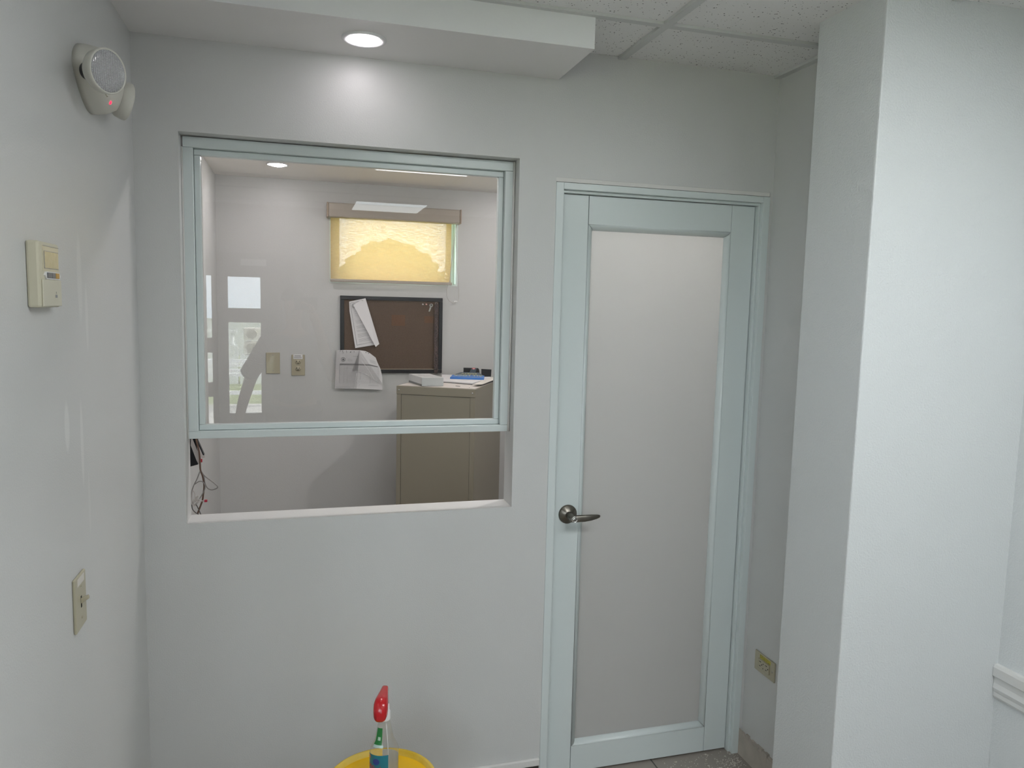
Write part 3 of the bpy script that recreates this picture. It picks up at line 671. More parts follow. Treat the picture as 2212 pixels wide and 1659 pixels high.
# pins, key and lanyard on the board
yb = TB - .010
for i, (px, colr, nm) in enumerate(((913, (.5, .48, .46), 'grey'), (920.5, (.75, .42, .36), 'pink'))):
    o = MB().lathe([(.0001, .009), (.0042, .009), (.0045, .006), (.002, .004), (.0035, .0015), (.004, 0)], at(px, 657.5, 'y', yb), 16, (0, -1, 0)).build('push_pin', mat(nm + '_pin', colr, .4))
    tag(o, nm + ' push pin at the top right of the cork board', 'push pin', 'loose push pins')
ky = thing('key', 'silver house key pinned at the top right of the cork board', 'key', at(930, 660, 'y', yb))
m_key = mat('key_silver', (.42, .43, .40), .4, .6)
kc = at(931.5, 660, 'y', yb - .003)
MB().lathe([(.003, -.0008), (.0105, -.0008), (.0105, .0008), (.003, .0008), (.003, -.0008)], kc, 24, (0, -1, 0), cap=False).build('bow', m_key, ky)
kt = at(927, 673, 'y', yb - .003); dd = (kt - kc).normalized(); sd = Vector((dd.z, 0, -dd.x))
MB().prism([kc + dd * .009 + sd * .0045, kt + sd * .003, kt - sd * .003, kt - dd * .008 - sd * .0045, kc + dd * .009 - sd * .0045], (0, .0014, 0)).build('blade', m_key, ky)
MB().lathe([(.0001, .008), (.0035, .008), (.004, .003), (.003, 0)], kc + Vector((0, .002, .004)), 12, (0, -1, 0)).build('pin', m_ink, ky)
la = thing('lanyard', 'dark patterned ribbon hanging down the right side of the cork board', 'lanyard', at(942, 655, 'y', yb - .012))
m_lan = mat('dark_ribbon', (.03, .02, .018), .6, noise=(150, .06, (.085, .055, .05)))
q = MB(); q.prism([at(939, 657, 'y', yb - .014), at(946.5, 657, 'y', yb - .014), at(946, 720, 'y', yb - .014), at(946.5, 790, 'y', yb - .014), at(945, 807, 'y', yb - .014), at(938, 806.5, 'y', yb - .014), at(937, 790, 'y', yb - .014), at(938, 720, 'y', yb - .014)], (0, -.002, 0)); q.build('ribbon', m_lan, la)
q = MB()
for k in range(44):
    A = at(941 + random.uniform(0, 5), 685 + k * 2.7, 'y', yb - .0165); q.lathe([(.0001, .0008), (.0009, .0006), (.0012, 0)], A, 6, (0, -1, 0))
q.build('bead', mat('pale_bead', (.34, .28, .24), .4), la)
q = MB(); A = at(942.5, 655.5, 'y', yb - .012); q.tube([A + Vector((.006 * math.cos(k * math.pi / 8), 0, .006 * math.sin(k * math.pi / 8))) for k in range(16)], .001, 5, True); q.build('ring', m_screw, la)

# wall plates on the back wall
bp1 = thing('blank_plate', 'glossy ivory blank cover plate on the far wall, left of the outlet', 'wall plate', (.3025, TB, 1.329))
MB().box(.267, .338, TB - .006, TB, 1.272, 1.385, .002).build('plate', m_ivory, bp1)
q = MB(); screw_slot(q, (.3025, TB - .006, 1.370), (0, -1, 0), .0025); screw_slot(q, (.3025, TB - .006, 1.288), (0, -1, 0), .0025); split_build(q, 'screw', m_ink2, bp1)
bo = thing('wall_outlet', 'ivory duplex outlet with white sticker on the far wall, right of the blank plate', 'power outlet', (.433, TB, 1.318))
MB().box(.398, .468, TB - .006, TB, 1.261, 1.374, .002).build('plate', m_ivory, bo)
q = MB()
for zz in (1.3345, 1.2985): q.lathe([(.0001, .003), (.0145, .003), (.0155, 0)], (.432, TB - .006, zz), 28, (0, -1, 0), sy=.84)
split_build(q, 'socket_face', m_ivory, bo)
q = MB()
for zz in (1.3345, 1.2985):
    q.box(.4235, .4265, TB - .0096, TB - .009, zz - .0005, zz + .0075); q.box(.4375, .440, TB - .0096, TB - .009, zz + .0005, zz + .0065)
    q.lathe([(.0001, .0006), (.0026, .0006), (.0026, 0)], (.432, TB - .009, zz - .0065), 12, (0, -1, 0))
q.build('socket_slots', m_hole, bo)
MB().box(.408, .456, TB - .0072, TB - .0060, 1.351, 1.376).build('sticker', m_whitep, bo)
q = MB(); q.box(.4135, .447, TB - .0078, TB - .0072, 1.366, 1.3705); q.box(.4115, .451, TB - .0078, TB - .0072, 1.356, 1.3585); q.box(.4115, .451, TB - .0078, TB - .0072, 1.3605, 1.3622); q.build('sticker_print', m_ink2, bo)

# metal cabinet, turned
A_ = Vector((.884, -.467, 0)).normalized(); B_ = Vector((.467, .884, 0)).normalized(); CF = Vector((.900, 1.347, 0)); CW, CDp, CZ = .400, .565, 1.26
cab = thing('metal_cabinet', 'tall beige metal filing cabinet standing askew behind the window', 'cabinet', CF)
MC = Matrix.Translation(CF) @ Matrix(((A_.x, B_.x, 0, 0), (A_.y, B_.y, 0, 0), (0, 0, 1, 0), (0, 0, 0, 1)))
q = MB(); q.box(0, CW, .012, CDp, 0.0, CZ - .04, 0, MC); q.box(0, .022, 0, .012, 0, CZ - .04, 0, MC); q.box(CW - .024, CW, 0, .012, 0, CZ - .04, 0, MC); q.build('carcass', m_beige, cab)
MB().box(.0235, CW - .0255, .0015, .0115, .0, CZ - .0415, 0, MC).build('panel', m_beige, cab, .0006)
MB().box(-.0015, CW + .0015, -.0015, CDp + .001, CZ - .04, CZ, .0015, MC).build('top', m_beige, cab)
q = MB(); screw_slot(q, MC @ Vector((.012, -.0015, CZ - .0185)), -B_, .0045); screw_slot(q, MC @ Vector((CW - .014, -.0015, CZ - .0185)), -B_, .0045); split_build(q, 'screw', m_screw, cab)
# things on the cabinet
def flat(mb, pix, z, th=.0012): mb.prism([at(x, y, 'z', z) for x, y in pix], (0, 0, th))
q = MB(); flat(q, [(861, 832.4), (1025, 840.3), (1072, 824), (1062, 816.5), (1000, 813.6), (960, 812.8), (884, 826.3)], CZ + .0004, .0006)
o = q.build('paper_sheet', mat('cream_paper', (.74, .70, .67), .6, noise=(60, .2, (.68, .62, .58)))); tag(o, 'large cream sheet covering the top of the beige cabinet', 'paper')
q = MB(); flat(q, [(984, 833.2), (994, 834.2), (994, 835.2), (984, 834.3)], CZ + .001, .0003); flat(q, [(1013, 836.8), (1014.5, 837), (1014.5, 837.8), (1013, 837.6)], CZ + .001, .0003); split_build(q, 'printed_mark', m_ink, o)
q = MB(); flat(q, [(958, 826.5), (1039, 833), (1071, 824.5), (1062, 816.2), (1000, 813.2), (958, 813)], CZ + .0012, .004)
o = q.build('document_folder', mat('dark_grey_card', (.12, .12, .12), .5)); tag(o, 'dark edged folder under the papers on the cabinet', 'folder')
q = MB(); flat(q, [(956, 824.5), (1021, 829.5), (1058, 820.5), (1060, 815.5), (1000, 812.3), (954, 811.3)], CZ + .0054, .006)
o = q.build('paper_stack', m_paper); tag(o, 'loose white papers stacked beside the small box on the cabinet', 'paper')
q = MB(); flat(q, [(1020, 831.5), (1042, 830.5), (1072, 819), (1072, 815.5), (1061, 815)], CZ + .0116, .0012)
o = q.build('envelope', mat('cream_envelope', (.78, .74, .68), .6)); tag(o, 'cream sheet lying at the right edge of the cabinet papers', 'paper')

bxp = thing('small_carton', 'small white carton with grey base band on the front of the cabinet', 'box', at(911, 834.8, 'z', CZ + .001))
FL = at(911.3, 834.8, 'z', CZ + .001); FR = at(957.5, 834.2, 'z', CZ + .001); BL = at(883.2, 825.6, 'z', CZ + .001)
u_ = (FR - FL); v_ = (BL - FL); u_.z = v_.z = 0; zb = CZ + .0012; hb = .0435
def carton(mb, a, b_, c, d, z0_, z1_):
    P0 = FL + u_ * a + v_ * c; P1 = FL + u_ * b_ + v_ * c; P2 = FL + u_ * b_ + v_ * d; P3 = FL + u_ * a + v_ * d
    mb.prism([Vector((p_.x, p_.y, zb + z0_)) for p_ in (P0, P1, P2, P3)], (0, 0, z1_ - z0_))
q = MB(); carton(q, 0, 1, 0, 1, .010, hb); q.build('lid', mat('carton_white', (.60, .61, .61), .45), bxp, .0008)
q = MB(); carton(q, -.002, .998, .002, 1.002, 0, .0098); q.build('base_band', mat('carton_grey', (.12, .125, .125), .4), bxp)
q = MB()
for a in (.35, .63): carton(q, a, a + .012, -.004, 0.0, .001, hb - .001)
split_build(q, 'seam', m_ink2, bxp)
q = MB(); carton(q, -.004, 1.002, -.006, -.001, .0015, hb - .002); q.build('front_flap', mat('carton_front', (.50, .53, .53), .4), bxp)
q = MB(); carton(q, .22, .58, -.009, -.0055, .0045, .0058); q.build('printed_line', m_ink2, bxp)
q = MB(); carton(q, .30, .62, .35, .37, hb, hb + .0004); carton(q, .60, .62, .15, .36, hb, hb + .0004); carton(q, .60, .78, .14, .16, hb, hb + .0004); carton(q, .2, .5, .6, .61, hb, hb + .0004); split_build(q, 'lid_print', m_ink2, bxp)

# blue packaged product, lying
zp = CZ + .0118
pk = thing('blue_package', 'bright blue blister pack with yellow lettering lying on the papers', 'package', at(1010, 815, 'z', zp))
m_blue = mat('blue_card', (.02, .17, .56), .3); m_dk = mat('dark_teal_card', (.03, .055, .08), .3)
fl = at(972, 818.3, 'z', zp); fr2 = at(1045, 820.6, 'z', zp); xd = (fr2 - fl).normalized(); yd = Vector((-xd.y, xd.x, 0)); UP = Vector((0, 0, 1)); LW = (fr2 - fl).length
def wedge(mb, t0, t1, i0, i1, h0=.008, h1=.027, D=.12):
    a = []; 
    for t_, ii in ((t0, i0), (t1, i1)):
        zt_ = h0 + (h1 - h0) * t_
        L_ = fl + xd * ii + yd * D * t_; R2 = fr2 - xd * ii + yd * D * t_
        a.append([L_, R2, R2 + UP * zt_, L_ + UP * zt_])
    mb.loft(a)
    for f in mb.b.faces: f.smooth = False
q = MB(); wedge(q, 0, .5, 0, .004); q.build('card', m_blue, pk, .001)
q = MB(); wedge(q, .5005, 1, .010, .040); q.build('back_card', m_dk, pk, .001)
m_yel = mat('yellow_print', (.78, .74, .36), .4)
yt = (yd * .12 + UP * .019).normalized()
for tt_, bod, sz in ((.40, 'ALL LOCK', .034), (.74, 'SAFETY', .026)):
    o0 = fl.lerp(fr2, .5) + yd * .12 * tt_ + UP * (.008 + .019 * tt_ + .0006)
    text_mesh('lettering', bod, sz, frame_mtx(o0, -xd, -yt), m_yel, pk, .0003)
bh = thing('black_holder', 'black upright holder with a red badge behind the blue package', 'holder', at(1018, 810, 'z', zp))
q = MB(); yv = 1.70
q.prism([at(1001.6, 794.2, 'y', yv), at(1033, 795.3, 'y', yv), at(1035.5, 799, 'y', yv), at(1036.5, 812, 'y', yv), at(1001.2, 811, 'y', yv)], (0, .006, 0)); q.build('plate', m_black, bh, .001)
q = MB(); q.prism([at(1018, 796, 'y', yv - .01), at(1030, 796, 'y', yv - .01), at(1026, 808.5, 'y', yv - .05), at(1013.5, 808, 'y', yv - .05)], (0, .003, 0)); q.build('strap', m_dk, bh)
A = at(1023, 797, 'y', yv - .014); q = MB().lathe([(.0001, .002), (.0095, .002), (.0105, 0)], A, 24, (0, -1, 0), sy=.62); q.build('badge', mat('red_badge', (.55, .02, .03), .35), bh)
q = MB().lathe([(.0001, .0028), (.0062, .0028), (.0066, .002)], A, 20, (0, -1, 0), sy=.55); q.build('badge_centre', mat('pink_badge', (.80, .55, .55), .35), bh)
q = MB(); q.prism([at(1040.2, 797, 'y', yv - .03), at(1061.8, 798.3, 'y', yv - .03), at(1061, 811, 'y', yv - .03), at(1060, 817.5, 'y', yv - .03), at(1058, 819.6, 'y', yv - .03), at(1052, 819.8, 'y', yv - .03), at(1040.2, 810, 'y', yv - .03)], (0, .008, 0))
o = q.build('black_bracket', m_black, None, .001); tag(o, 'smaller black upright plate right of the badge holder on the cabinet', 'holder')

# device and cables on the left wall of the back room
dv = thing('wiring_module', 'black wiring module hanging at the lower left of the window gap', 'electrical box', (BX, .85, 1.08))
m_cab = [mat('grey_cable', (.30, .29, .28), .45), mat('brown_cable', (.13, .075, .05), .5), mat('white_cable', (.55, .52, .50), .4)]
y_ = .55
def cp(pl, y=y_): return [at(a, b_, 'y', y) for a, b_ in pl]
def smooth(pts, k=5):
    P_ = [pts[0]] + list(pts) + [pts[-1]]; out_ = []
    for i in range(1, len(P_) - 2):
        for j in range(k):
            t_ = j / k; a, b_, c, d = P_[i - 1:i + 3]
            out_.append(.5 * ((2 * b_) + (c - a) * t_ + (2 * a - 5 * b_ + 4 * c - d) * t_ ** 2 + (3 * b_ - a - 3 * c + d) * t_ ** 3))
    return out_ + [P_[-1]]
q = MB(); q.prism(cp([(408, 935), (412, 955), (428, 1003.5), (411.5, 1008), (408, 1006)], .60), (0, .02, 0)); q.prism(cp([(411, 940), (420, 938), (433, 993), (427, 997), (412, 958)], .57), (0, .02, 0)); split_build(q, 'case', m_black, dv, .001)
q = MB(); q.prism(cp([(424, 930), (427, 952), (441, 983), (437, 988), (430, 975), (421, 945)], .56), (0, .02, 0)); q.build('side_case', m_black, dv, .001)
q = MB(); q.prism(cp([(413, 940), (417, 952), (431, 985), (434, 996), (430, 1003), (425, 996), (412, 962)], .555), (0, .004, 0)); q.prism(cp([(420, 938), (423.5, 952), (434, 975), (438, 984), (442, 984), (442, 989), (436, 990), (428, 978)], .55), (0, .004, 0)); split_build(q, 'terminal_strip', m_cab[2], dv)
q = MB(); q.box(*[0] * 0) if False else None
A = at(434.5, 995, 'y', .545); q.box(A.x - .004, A.x + .004, A.y - .004, A.y + .004, A.z - .006, A.z + .006, .001); q.build('connector', mat('red_plug', (.42, .03, .05), .4), dv)
def cable(label, pls, m, r=.0021, y=.53):
    q = MB()
    for i, pl in enumerate(pls): q.tube(smooth(cp(pl, y - .006 * i)), r, 8)
    o = q.build('cable', m); tag(o, label, 'cable', None); return o
cable('brown cable running down from the black wiring module', [[(422, 935), (425, 955), (430, 975), (432, 1000), (433, 1015), (438, 1030), (441, 1050), (439, 1068), (437, 1082), (431, 1098), (427, 1109)]], m_cab[1], .0030)
cable('grey cable with the wide loop at the right of the cable bundle', [[(434, 1016), (442, 1028), (458, 1040), (470, 1051), (466, 1056), (456, 1058), (448, 1054), (443, 1044), (440, 1028), (434, 1016)]], m_cab[0], .0019)
o = cable('grey cable looped in the middle of the bundle', [[(432, 1018), (426, 1034), (418, 1050), (414, 1064), (414, 1080), (420, 1091), (427, 1084), (440, 1062), (443, 1050), (438, 1041), (430, 1040), (421, 1046)]], m_cab[0], .0019, .50)
cable('pale cable coiled tightly at the left of the bundle', [[(414, 1090), (415, 1066), (417, 1060), (421, 1066), (422, 1078)], [(418, 1082), (423, 1075), (428, 1072), (423, 1080), (417, 1086)], [(416, 1089), (424, 1081), (432, 1079), (424, 1086), (417, 1092)], [(414, 1091), (422, 1092), (430, 1084), (441, 1081.5)]], m_cab[2], .0019, .48)
m_dc = mat('dark_cable', (.10, .095, .09), .5)
cable('thin dark cable curving along the left side down to the window sill', [[(414, 1090), (416, 1100), (422, 1107), (429, 1111)]], m_dc, .0017, .46)
cable('short straight dark cable end reaching the window sill', [[(424, 1090), (428, 1098), (434, 1112)]], m_dc, .0017, .455)
A = at(444, 1082, 'y', .46); o = MB().box(A.x - .004, A.x + .006, A.y - .004, A.y + .004, A.z - .004, A.z + .004, .001).build('cable_plug', mat('red_plug_small', (.42, .02, .05), .4)); tag(o, 'small red plug at the end of a cable in the bundle', 'connector')

# ================================================================== FRONT FLOOR THINGS
# bucket with lid
BC = Vector((.647, -.392, 0))
bk = thing('plastic_bucket', 'yellow plastic bucket with a scuffed yellow lid standing by the wall', 'bucket', BC)
m_yb = mat('yellow_plastic', (.76, .45, .004), .5, noise=(9, .2, (.84, .50, .008)))
m_yrim = mat('yellow_rim_scuffed', (.66, .44, .03), .5, noise=(14, .09, (.74, .54, .10)))
MB().lathe([(.125, 0), (.1265, .004), (.143, .335), (.148, .335), (.148, .34), (.1435, .355)], BC, 72, cap=True).build('body', m_yb, bk)
MB().lathe([(.147, .338), (.1515, .34), (.1525, .362), (.1505, .369), (.146, .3705), (.1415, .368), (.139, .356), (.137, .3535)], BC, 96, cap=False).build('lid_rim', m_yrim, bk)
MB().lathe([(.137, .3535), (.10, .3545), (.0001, .3545)], BC, 96, cap=False).build('lid_panel', m_yb, bk)
BZ0 = .3555
BO = Vector((.6535, -.392, 0))
bt = thing('spray_bottle', 'clear glass cleaner spray bottle with red trigger head on the yellow lid', 'spray bottle', (BO.x, BO.y, BZ0))
m_pet = thin_glass('clear_pet', (.95, .95, .93), .05, 1.5, haze=.06)
prof = [(.0001, .3575), (.030, .3575), (.0365, .359), (.039, .364), (.039, .405), (.0388, .458), (.0365, .468), (.0310, .479), (.0250, .491), (.0228, .502), (.0208, .514), (.0188, .525), (.0168, .534), (.0150, .540), (.0140, .547), (.0140, .552)]
MB().lathe(prof, (BO.x, BO.y, 0), 48, sy=.72, cap=False).build('body', m_pet, bt)
rot = Matrix.Translation((BO.x - .008, BO.y, 0)) @ Matrix.Rotation(math.radians(-15), 4, 'Z') @ Matrix.Translation((-BO.x, -BO.y, 0))
q = MB(); q.lathe([(.0155, .545), (.0162, .547), (.0162, .566), (.0135, .572), (.013, .585)], (BO.x, BO.y, 0), 32)
q.build('collar', m_whitep, bt)
def sect(y, hw, zt, zb_, k=20):
    pts = []
    for i in range(k):
        a = 2 * math.pi * i / k; ca, sa = math.cos(a), math.sin(a)
        pts.append(rot @ Vector((BO.x + hw * math.copysign(abs(ca) ** .65, ca), BO.y + y, (zt + zb_) / 2 + (zt - zb_) / 2 * math.copysign(abs(sa) ** .65, sa))))
    return pts
q = MB(); q.loft([sect(-.036, .006, .572, .562), sect(-.033, .013, .588, .555), sect(-.026, .0175, .601, .552), sect(-.014, .0195, .609, .553), (sect(.002, .0185, .610, .560)), sect(.022, .0155, .609, .570), sect(.045, .0115, .608, .580), sect(.062, .0095, .607, .588), sect(.066, .0085, .606, .590)])
q.build('spray_head', mat('red_plastic', (.52, .006, .012), .22, coat=.4), bt)
q = MB(); q.box(-.006, .006, .062, .068, .590, .602, .002, rot @ Matrix.Translation((BO.x, BO.y, 0))); q.build('nozzle', m_whitep, bt)
q = MB(); q.box(-.006, .006, .028, .036, .530, .572, .002, rot @ Matrix.Translation((BO.x, BO.y, 0))); q.build('trigger', m_whitep, bt)
MB().tube([(BO.x + .004, BO.y, .545), (BO.x + .010, BO.y, .46), (BO.x + .012, BO.y - .004, .362)], .0012, 8).build('dip_tube', m_whitep, bt)
# label wraps: partial lathes facing the room
a_c = math.radians(-90 - 22)
q = MB(); q.lathe([(.0393, .372), (.0393, .405), (.0392, .457)], (BO.x, BO.y, 0), 30, sy=.735, cap=False, a0=math.radians(-180), a1=math.radians(-78))
MB().lathe([(.0388, .372), (.0388, .44)], (BO.x, BO.y, 0), 20, sy=.715, cap=False, a0=math.radians(5), a1=math.radians(92)).build('back_label', mat('label_back', (.62, .62, .60), .5), bt)
lb = q.build('front_label', mat('teal_label', (.015, .20, .27), .3), bt)
q = MB(); q.lathe([(.0310, .4815), (.0256, .4915), (.0233, .5025), (.0213, .5145), (.0193, .526)], (BO.x, BO.y, 0), 14, sy=.735, cap=False, a0=math.radians(-158), a1=math.radians(-108)); q.build('neck_label', mat('green_label', (.02, .20, .045), .3), bt)
q = MB(); q.lathe([(.0340, .4760), (.0305, .4825)], (BO.x, BO.y, 0), 14, sy=.74, cap=False, a0=math.radians(-155), a1=math.radians(-100)); q.build('neck_label_edge', mat('pale_mint', (.45, .60, .55), .3), bt)
q = MB(); q.lathe([(.0256, .4935), (.0237, .5025)], (BO.x, BO.y, 0), 8, sy=.745, cap=False, a0=math.radians(-138), a1=math.radians(-118)); q.build('label_patch', mat('mint_patch', (.45, .62, .50), .3), bt)
def wrap_text(name, body, size, ang, z, r, m, sh=0, slope=0):
    cu = bpy.data.curves.new(name, 'FONT'); cu.body = body; cu.size = size; cu.extrude = .0002; cu.align_x = 'CENTER'; cu.align_y = 'CENTER'; cu.shear = sh
    tt = bpy.data.objects.new('tmp', cu); COL.objects.link(tt); dg = bpy.context.evaluated_depsgraph_get(); me = bpy.data.meshes.new_from_object(tt.evaluated_get(dg))
    bpy.data.objects.remove(tt, do_unlink=True); bpy.data.curves.remove(cu)
    for v_ in me.vertices:
        x, y, zz = v_.co; a = math.radians(ang) + x / r
        v_.co = Vector((BO.x + (r + .0004 + zz) * math.cos(a), BO.y + (r + .0004 + zz) * math.sin(a) * .74, z + y + slope * x)) - bt.location
    me.materials.clear(); me.materials.append(m); o = bpy.data.objects.new(name, me); COL.objects.link(o); o.parent = bt; return o
wrap_text('lettering', 'Windex', .0195, -127, .4195, .0402, mat('red_print', (.50, .02, .01), .35), .15, -.12)
q = MB(); pts = []
for k in range(24):
    a = 2 * math.pi * k / 24; aa = math.radians(-128) + .0105 * math.cos(a) / .0398; pts.append((BO.x + .0397 * math.cos(aa), BO.y + .0397 * math.sin(aa) * .737, .4385 + .009 * math.sin(a)))
q.prism(pts, (-.0002, -.0003, 0)); q.build('label_emblem', mat('deep_blue_print', (.02, .06, .30), .3), bt)
q = MB(); q.lathe([(.0397, .444), (.0396, .453)], (BO.x, BO.y, 0), 5, sy=.738, cap=False, a0=math.radians(-176), a1=math.radians(-160)); q.build('label_stripe', mat('orange_print', (.60, .16, .05), .3), bt)

# crumbs of plaster and paint by the door corner
q = MB(); rnd = random.Random(7)
for i in range(260):
    if i < 90: x, y = rnd.gauss(1.97, .035), -.03 - abs(rnd.gauss(0, .03))
    else: x, y = rnd.uniform(1.72, 2.02), rnd.uniform(-.12, .02)
    if x > 2.02 or y > .02: continue
    s_ = rnd.uniform(.0006, .0026) * (2.2 if rnd.random() < .06 else 1); a = rnd.uniform(0, 6.28)
    q.prism([Vector((x + s_ * math.cos(a + k * 1.256) * rnd.uniform(.5, 1.6), y + s_ * math.sin(a + k * 1.256) * rnd.uniform(.3, 1), .0002)) for k in range(5)], (0, 0, rnd.uniform(.0008, .003)))
o = q.build('plaster_crumbs', mat('crumb_white', (.62, .59, .54), .9)); tag(o, 'white plaster crumbs scattered on the floor at the door corner', 'debris', None, 'stuff')

# ================================================================== BEHIND THE CAMERA: entrance, seen in the pane's reflection
en = thing('door_2', 'dark glazed entrance door and side light reflected in the window pane', 'door', (0, RY, 0), kind='structure')
m_dkf = mat('grey_door_paint', (.16, .15, .15), .5)
q = MB(); Y0, Y1 = RY - .07, RY - .02
def col(x0_, x1_, op):
    z = .0
    for a, b_ in op: q.box(x0_, x1_, Y0, Y1, z, a); z = b_
    q.box(x0_, x1_, Y0, Y1, z, 2.06)
col(-.62, -.56, []); col(-.56, -.281, [(.572, .815), (.94, 1.20), (1.327, 1.862)]); col(-.281, -.152, []); col(-.152, .118, [(.665, 1.465), (1.588, 1.858)]); col(.118, .40, [])
bmesh.ops.remove_doubles(q.b, verts=q.b.verts, dist=1e-5); q.build('door_leaf', m_dkf, en)
q = MB()
for a in ((-.56, -.281, .572, .815), (-.56, -.281, .94, 1.2), (-.56, -.281, 1.327, 1.862), (-.152, .118, .665, 1.465), (-.152, .118, 1.588, 1.858)): q.box(a[0], a[1], RY - .048, RY - .043, a[2], a[3])
split_build(q, 'pane', m_glass, en)
MB().tube([(.2, RY - .02, .98), (.2, RY + .03, .98), (.30, RY + .03, .98)], .009, 10).build('door_handle', m_nickel, en)
MB().box(-.04, .17, RY, RY + .004, 1.955, 2.01).build('door_sign', m_whitep, en)

# unseen windows of the entrance corner, added to let in daylight fill
for nm, lab, bx_, ax_ in (('fill_window_rear', 'unseen tall window added beside the entrance door for daylight fill', (-1.5, -.78, RY - .07, RY - .03, .95, 2.3), 0), ('fill_window_side', 'unseen wide window added on the far left side of the entrance for daylight fill', (-1.68, -1.64, -4.25, -2.9, 1.4, 2.3), 1)):
    w_ = thing(nm, lab, 'window', (bx_[0], bx_[2], bx_[4]), kind='structure')
    a0, a1, b0, b1, c0_, c1_ = bx_; q = MB()
    q.box(a0, a1, b0, b1, c0_, c0_ + .05); q.box(a0, a1, b0, b1, c1_ - .05, c1_)
    if ax_ == 0:
        q.box(a0, a0 + .04, b0, b1, c0_ + .05, c1_ - .05); q.box(a1 - .04, a1, b0, b1, c0_ + .05, c1_ - .05); pn_ = (a0 + .04, a1 - .04, b0 + .018, b0 + .022)
    else:
        q.box(a0, a1, b0, b0 + .04, c0_ + .05, c1_ - .05); q.box(a0, a1, b1 - .04, b1, c0_ + .05, c1_ - .05); pn_ = (a0 + .018, a0 + .022, b0 + .04, b1 - .04)
    q.build('window_frame', m_alu, w_); MB().box(*pn_, c0_ + .05, c1_ - .05).build('pane', m_glass, w_)
# outdoors
m_grass = mat('grass', (.17, .22, .09), .9, noise=(3, .2, (.25, .29, .14)), bump=(30, .6))
struct('ground', MB().box(-30, 30, -60, -13, -.55, -.4).box(-12, 14, 2.1, 30, -.55, -.4), m_grass, 'grass outside the building')
struct('ground_apron', MB().box(-30, 30, -13, -4.6, -.55, -.39), mat('pale_concrete', (.50, .49, .47), .85, noise=(2, .2, (.44, .43, .41))), 'pale concrete apron added outside the entrance to neutralise bounced daylight')  # added pale ground, keeps bounced daylight from turning green
m_stuc = mat('white_stucco', (.78, .80, .80), .8, bump=(40, .3))
VY = lambda y: .16 - y          # the pane mirrors y about its plane
def mir(px, py, yv): p = at(px, py, 'y', yv); return Vector((p.x, VY(yv), p.z))
yv = 17.0
bw0 = thing('balustrade', 'white outdoor balustrade reflected in the left of the pane', 'railing', mir(500, 745, yv))
a0 = mir(480, 713, yv); a1 = mir(512, 713, yv); zt = a0.z; zb2 = mir(500, 745, yv).z
MB().box(a0.x - 1.2, a1.x, a0.y - .08, a0.y + .08, zt - .06, zt).build('top_rail', m_stuc, bw0)
for k in range(11):
    x = a1.x - .1 - k * .19
    MB().lathe([(.05, zb2), (.05, zb2 + .04), (.028, zb2 + .08), (.045, zb2 + .2), (.028, zt - .14), (.05, zt - .06)], (x, a0.y, 0), 14).build('baluster', m_stuc, bw0)
MB().box(a0.x - 1.2, a1.x + .02, a0.y - .1, a0.y + .1, -.4, zb2).build('base_wall', m_stuc, bw0)
m_acb = mat('ac_casing', (.60, .57, .50), .5); m_acd = mat('ac_grille', (.34, .33, .27), .5)
for i, (ya, yb_) in enumerate(((708, 735), (738, 766))):
    p0 = mir(526, ya, yv); p1 = mir(572, yb_, yv)
    t_ = thing('condenser_unit', ('upper' if i == 0 else 'lower') + ' beige outdoor air conditioner of the reflected pair', 'air conditioner', (p0.x, p0.y, p1.z), 'outdoor condensers')
    MB().box(p0.x, p1.x, p0.y - .3, p0.y, p1.z, p0.z, .02).build('casing', m_acb, t_)
    cc = mir(544, (ya + yb_) / 2, yv); r_ = (p0.z - p1.z) * .40
    MB().lathe([(r_, 0), (r_ * .93, .02), (r_ * .86, 0)], cc, 32, (0, 1, 0), cap=False).build('fan_ring', m_acd, t_)
    q = MB()
    for k in range(1, 5): q.tube([cc + Vector((r_ * .2 * k * math.cos(j * math.pi / 12), .012, r_ * .2 * k * math.sin(j * math.pi / 12))) for j in range(24)], .008, 4, True)
    q.build('fan_grille', m_acd, t_)
p0 = mir(519, 766, yv); p1 = mir(590, 766, yv); q = MB().box(p0.x, p1.x, p0.y - .5, p0.y + .1, -.4, mir(526, 767.5, yv).z)
o = q.build('parapet', m_stuc); tag(o, 'white parapet carrying the reflected air conditioners', 'wall')
ORD = ('topmost', 'second from top', 'third from top', 'fourth from top', 'second lowest', 'lowest')
for k, (py, hh) in enumerate(((776, .06), (786, .05), (797, .05), (806, .06), (845, .07), (883, .05))):
    p0 = mir(430, py, 12 + .2 * k); p1 = mir(600, py + 2, 12 + .2 * k)
    o = MB().box(p0.x, p1.x, p0.y - .05, p0.y + .05, p0.z - hh, p0.z).build('fence_rail', mat('white_rail', (.80, .82, .82), .5)); tag(o, ORD[k] + ' white horizontal fence rail outdoors reflected in the pane', 'fence', 'outdoor fence rails')
p0 = mir(380, 640, 27); p1 = mir(700, 640, 27)
q = MB(); q.box(p0.x, p1.x, p0.y - .3, p0.y, -.4, mir(500, 690, 27).z); q.box(p0.x - .05, p1.x + .05, p0.y - .35, p0.y + .06, mir(500, 690, 27).z, mir(500, 688, 27).z)
o = q.build('boundary_wall', m_stuc); tag(o, 'white wall far outdoors behind the balustrade, reflected in the pane', 'wall')
